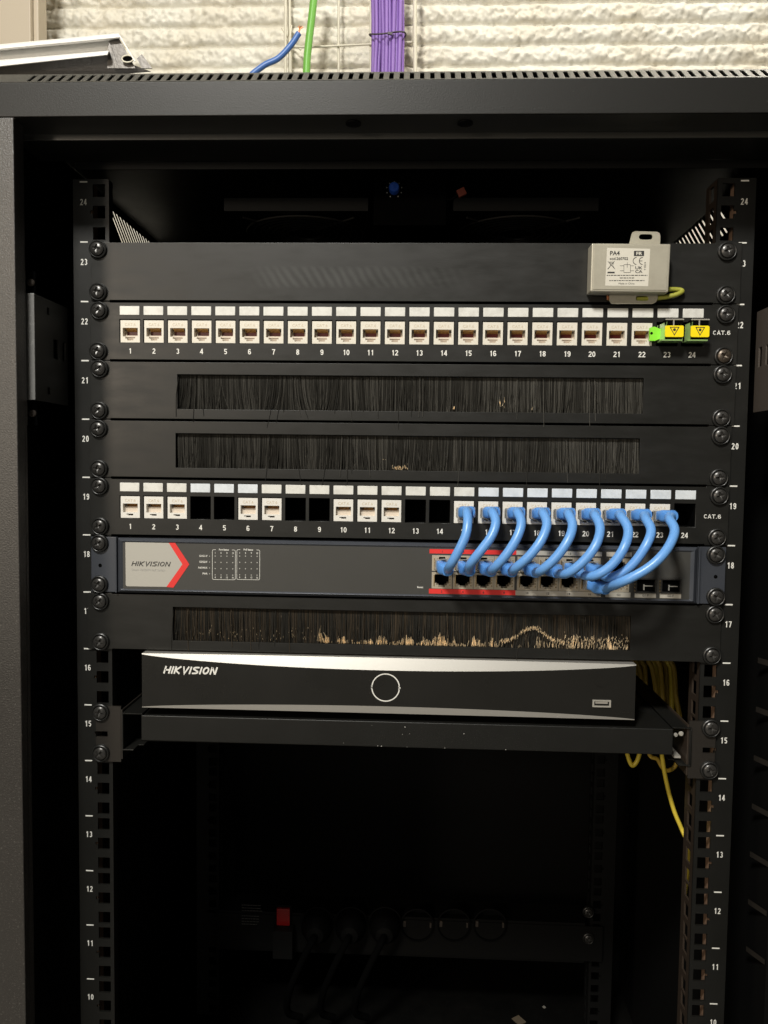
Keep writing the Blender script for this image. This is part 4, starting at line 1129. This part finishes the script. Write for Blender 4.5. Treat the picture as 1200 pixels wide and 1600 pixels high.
for px, py in ((919, 1425), (919, 1466)):
    c = P(px, py, Yp-.002); screw(ps, c.x, c.z, Yp-.0016)
# debris on the bottom plate
for px, py, lab, m, s in ((810, 1594, 'tan chip lying on the cabinet bottom', 'flake', .006), (850, 1574, 'tiny bright screw lying on the cabinet bottom', 'chrome', .0015)):
    d = RM @ Vector(((px-600)/FPX, -(py-800)/FPX, -1)); t = (.1485-CAM.z)/d.z; c = CAM+d*t
    b = MB(); b.prism([(-s, 0), (s*.9, 0), (s*.9, .0012), (-s, .0012)], -s*1.4, s)
    b.v = [Matrix.Rotation(.6, 3, 'Z') @ v+c for v in b.v]
    tag(b.build('debris_chip', m, loc=c), lab, 'debris')

# ------------------------------------------------------------------ wall and what hangs on it
YW = .66
def wall():
    import numpy as np
    x0, x1, z0, z1 = -.80, .75, 1.30, 1.66; st = .0019
    nx, nz = int((x1-x0)/st), int((z1-z0)/st); pitch = .0305
    V = np.zeros((nx*nz, 3), dtype=np.float32)
    nf = noise.noise; tb = noise.turbulence; k = 0
    for j in range(nz):
        z = z0+j*st
        for i in range(nx):
            x = x0+i*st
            zz = z+.0022*nf(Vector((x*7, z*5, 1)))+.0022*nf(Vector((x*32, z*20, 5)))+.0008*nf(Vector((x*120, z*80, 6)))
            u = (zz/pitch) % 1.0; row = math.floor(zz/pitch)
            prof = (1-abs(2*u-1)**2.6)
            lump = .0034*nf(Vector((x*42+row*7.7, z*46, row*2.3)))+.0042*nf(Vector((x*110+row*3, z*95, 8)))+.0024*nf(Vector((x*210, z*210, 3)))
            pit = nf(Vector((x*60, z*60, 20))); pit = -.004*max(0, pit-.5)/.5
            h = .0140*prof**.40+lump*(.35+.65*prof)+pit
            V[k] = (x, YW-h, z); k += 1
    I = np.arange(nx*nz).reshape(nz, nx)
    F = np.stack([I[:-1, :-1], I[:-1, 1:], I[1:, 1:], I[1:, :-1]], -1).reshape(-1, 4)
    me = bpy.data.meshes.new('wall'); me.vertices.add(len(V)); me.vertices.foreach_set('co', V.ravel())
    me.loops.add(F.size); me.loops.foreach_set('vertex_index', F.ravel().astype(np.int32))
    me.polygons.add(len(F)); me.polygons.foreach_set('loop_start', np.arange(0, F.size, 4, dtype=np.int32))
    me.update(calc_edges=True); me.shade_smooth(); me.materials.append(M['wall'])
    o = bpy.data.objects.new('wall', me); C.objects.link(o)
    o['kind'] = 'structure'
    b = MB(); b.face([(-2.6, YW+.004, -.05), (2.2, YW+.004, -.05), (2.2, YW+.004, 2.8), (-2.6, YW+.004, 2.8)])
    s = b.build('wall_base', 'wall', None); s['kind'] = 'structure'
wall()
b = MB(); b.face([(-2.6, -3.2, -.052), (2.2, -3.2, -.052), (2.2, YW+.004, -.052), (-2.6, YW+.004, -.052)]); fo = b.build('floor', 'floor'); fo['kind'] = 'structure'

# beige wall cabinet, top left
t = thing('wall_cabinet', 'beige metal cupboard behind the rack at upper left', 'cupboard', (-.72, .55, 1.30))
e1 = P(48, 0, .55).x; e2 = P(62, 0, .56).x
b = MB(); b.box(-.95, e1, .548, .60, 1.30, 1.75); b.build('door', 'beigepanel', t, bevel=.002)
b = MB(); b.box(e1+.0012, e2, .555, .558, 1.30, 1.75); b.box(-.95, e1-.03, .602, .63, 1.30, 1.75); b.build('frame', 'beigepanel', t, bevel=.0015)

# cream wire cable tray standing off the wall
t = thing('wire_tray', 'cream coated wire cable tray fixed upright on the wall', 'cable tray', P(545, 100, .615))
b = MB(); Yt2 = .618
def rod(pts, r, nm='wire'):
    b = MB(); b.tube(pts, r, 8); b.build(nm, 'cream', t, smooth=60)
for px, r in ((446, .0019), (529, .0017), (630, .0020), (579, .0015)): rod([P(px, -40, Yt2), P(px, 140, Yt2)], r)
rod([P(451, -40, .632), P(454, 140, .632)], .0028)
rod([P(648, -40, .600), P(649, 140, .600)], .0030)
rod(spline([P(455, 40, .63), P(453, 60, .625), P(456, 72, .617), P(490, 73, Yt2-.003), P(530, 71.5, Yt2-.004), P(580, 69, Yt2-.004), P(640, 66, Yt2-.004), P(645, 63, Yt2-.006), P(646, 50, Yt2-.010), P(646.5, 37, Yt2-.014)], 6), .0016)
rod([P(440, 44, .63), P(452, 62, .628), P(470, 78, .628)], .0014)

# purple cables
pk = [(583, .596), (588, .590), (593.5, .594), (599, .588), (604, .584), (609.5, .588), (615, .584), (620, .590), (625.5, .588), (629.5, .596), (597, .600), (612, .599), (622, .601)]
for i, (px, Y) in enumerate(pk):
    j = random.Random(i+40); d0, d1 = j.uniform(-2.5, 2.5), j.uniform(-2.5, 2.5)
    pts = [P(px+d0, -60, Y), P(px+d0*.6, -10, Y), P(px*.97+606*.03, 56, Y), P(px+d1*.6-1, 110, Y), P(px+d1-2, 180, Y), P(px+d1-2, 300, Y)]
    b = MB(); pp = spline(pts, 6); b.tube(pp, .0031, 10)
    lb = 'purple network cable in the tied bundle on the wall tray'
    tag(b.build('purple_cable', 'purple', None, smooth=60, loc=pp[-1]), lb, 'cable', 'purple cables tied in one bundle')
b = MB(); c = P(605.5, 57, .592); pts = []
for k in range(33):
    A = k*2*math.pi/32; pts.append(c+Vector((.0265*math.cos(A), .0150*math.sin(A)-.001, .0028*math.cos(A*2+.6)+.0015*math.sin(A))))
b.tube(pts, .0012, 8, caps=False); b.bar(P(606, 52, .575), P(613, 53, .575), .003, .0035)
tag(b.build('cable_tie', 'tie', None, smooth=50, loc=c), 'thin dark twist tie around the purple cable bundle', 'cable tie')
# green cable
b = MB(); pp = spline([P(494, -40, .58), P(488, 20, .58), P(482, 70, .58), P(479, 110, .58), P(478, 200, .58), P(478, 300, .58)], 6); b.tube(pp, .0054, 14)
tag(b.build('green_cable', 'green', None, smooth=60, loc=pp[-1]), 'single thick green cable running up the wall left of the purple bundle', 'cable')
# blue wire with bare copper end
t = thing('blue_wire', 'short blue wire with frayed bare copper end above the cabinet', 'wire', P(395, 140, .50))
b = MB(); pp = spline([P(375, 190, .50), P(385, 130, .50), P(410, 104, .50), P(435, 91, .50), P(455, 70, .50), P(467, 52, .50)], 7); b.tube(pp, .0040, 12); b.build('insulation', 'bluewire', t, smooth=60)
b = MB(); r0 = random.Random(3)
for k in range(9):
    a = P(466.5+r0.uniform(-1.5, 1.5), 52, .50+r0.uniform(-.001, .001)); c = P(467+r0.uniform(-1, 3), 46, .5); d = P(469+r0.uniform(-4, 5), 39+r0.uniform(-1, 4), .5+r0.uniform(-.003, .003)); b.tube([a, c, d], .0006, 6)
b.build('copper_strands', 'copper', t, smooth=60)

# white profile lying on the roof
t = thing('metal_profile', 'white lacquered metal channel lying on the cabinet roof at left', 'metal profile', P(90, 104, .06))
def W(x, y, Y): return P(x, y, Y)
Ya = .02
def sheet(quads, name, m, th=.0012, bev=0):
    b = MB()
    for q in quads: b.face(q)
    o = b.build(name, m, t)
    md = o.modifiers.new('thickness', 'SOLIDIFY'); md.thickness = th; md.offset = 0
    return o
# long channel: top flange edge, web (recessed), bottom lip
xL = -40
b = MB()
def run(a0, a1, c0, c1):   # quad strip between two px lines at given depths
    b.face([W(*a0), W(*a1), W(*c1), W(*c0)])
run((xL, 76, Ya), (186, 53.5, Ya), (xL, 80.5, Ya), (188, 58.5, Ya))           # bright top edge
run((xL, 80.5, Ya), (188, 58.5, Ya), (xL, 82, Ya+.012), (184, 62, Ya+.012))   # under the top edge
run((xL, 82, Ya+.012), (184, 62, Ya+.012), (xL, 98, Ya+.008), (171, 80, Ya+.008))  # web
run((xL, 98, Ya+.008), (171, 80, Ya+.008), (xL, 99.5, Ya-.004), (170, 80.5, Ya-.004))
run((xL, 99.5, Ya-.004), (170, 80.5, Ya-.004), (xL, 108, Ya-.004), (168, 86, Ya-.004))  # bright lower lip
run((xL, 76, Ya), (186, 53.5, Ya), (xL, 74, Ya+.05), (185, 52.8, Ya+.05))
o = b.build('channel', 'whitealu', t)
md = o.modifiers.new('thickness', 'SOLIDIFY'); md.thickness = .0010; md.offset = 0
b = MB()   # dark grey underside and end piece
b.face([W(xL, 108, Ya+.004), W(168, 86, Ya+.004), W(236, 112, Ya+.012), W(xL, 135, Ya+.012)])
b.face([W(171, 64, Ya+.004), W(186, 60, Ya+.004), W(212, 107, Ya+.004), W(186, 107, Ya+.004)])
b.face([W(171, 64, Ya+.003), W(186, 107, Ya+.003), W(168, 107, Ya+.003), W(168, 86, Ya+.003)])
b.face([W(214, 92, Ya+.002), W(222, 85, Ya+.002), W(238, 107, Ya+.002), W(222, 107, Ya+.002)])
o = b.build('end_piece', 'greycap', t)
md = o.modifiers.new('thickness', 'SOLIDIFY'); md.thickness = .0010; md.offset = 0
b = MB(); c = W(199.5, 92, Ya+.001); pts = [c+Vector((.0044*math.cos(A), 0, .0026*math.sin(A))) for A in [k*2*math.pi/24 for k in range(25)]]
b.tube(pts, .0006, 8, caps=False); b.build('screw_eye', 'cream', t, smooth=60)
b = MB(); b.face([c+Vector((.0042*math.cos(A), .0004, .0024*math.sin(A))) for A in [k*2*math.pi/24 for k in range(24)]]); b.build('eye_hole', 'void', t)
b = MB(); b.bar(W(187, 56, Ya), W(211, 96, Ya), .0008, .0008); b.build('end_edge', 'whitealu', t)

# ------------------------------------------------------------------ lamps
def area(name, loc, tgt, size, power, col, size_y=None):
    l = bpy.data.lights.new(name, 'AREA'); l.energy = power; l.color = col; l.size = size
    if size_y: l.shape = 'RECTANGLE'; l.size_y = size_y
    else: l.shape = 'DISK'
    o = bpy.data.objects.new(name, l); C.objects.link(o); o.location = loc
    o.rotation_euler = (Vector(tgt)-Vector(loc)).to_track_quat('-Z', 'Y').to_euler()
area('ceiling_lamp', (-.40, -1.35, 2.15), (0, 0, .85), .28, 41, (1, .97, .90))
area('wall_light', (-1.02, -1.50, 1.18), (0, 0, .85), .22, 7, (1, .84, .66))
area('room_light', (-.80, -1.9, 1.20), (0, 0, 1.0), 2.0, 6.0, (1, .94, .80), 1.7)
area('rear_tube', (.55, .14, 2.35), (.0, .66, 1.45), 1.1, 13, (1, .94, .82), .06)
w = bpy.data.worlds.new('World'); bpy.context.scene.world = w; w.use_nodes = True
w.node_tree.nodes['Background'].inputs[0].default_value = (1, .93, .84, 1); w.node_tree.nodes['Background'].inputs[1].default_value = .035
vs = bpy.context.scene.view_settings; vs.view_transform = 'Standard'; vs.look = 'None'; vs.exposure = 0; vs.gamma = 1
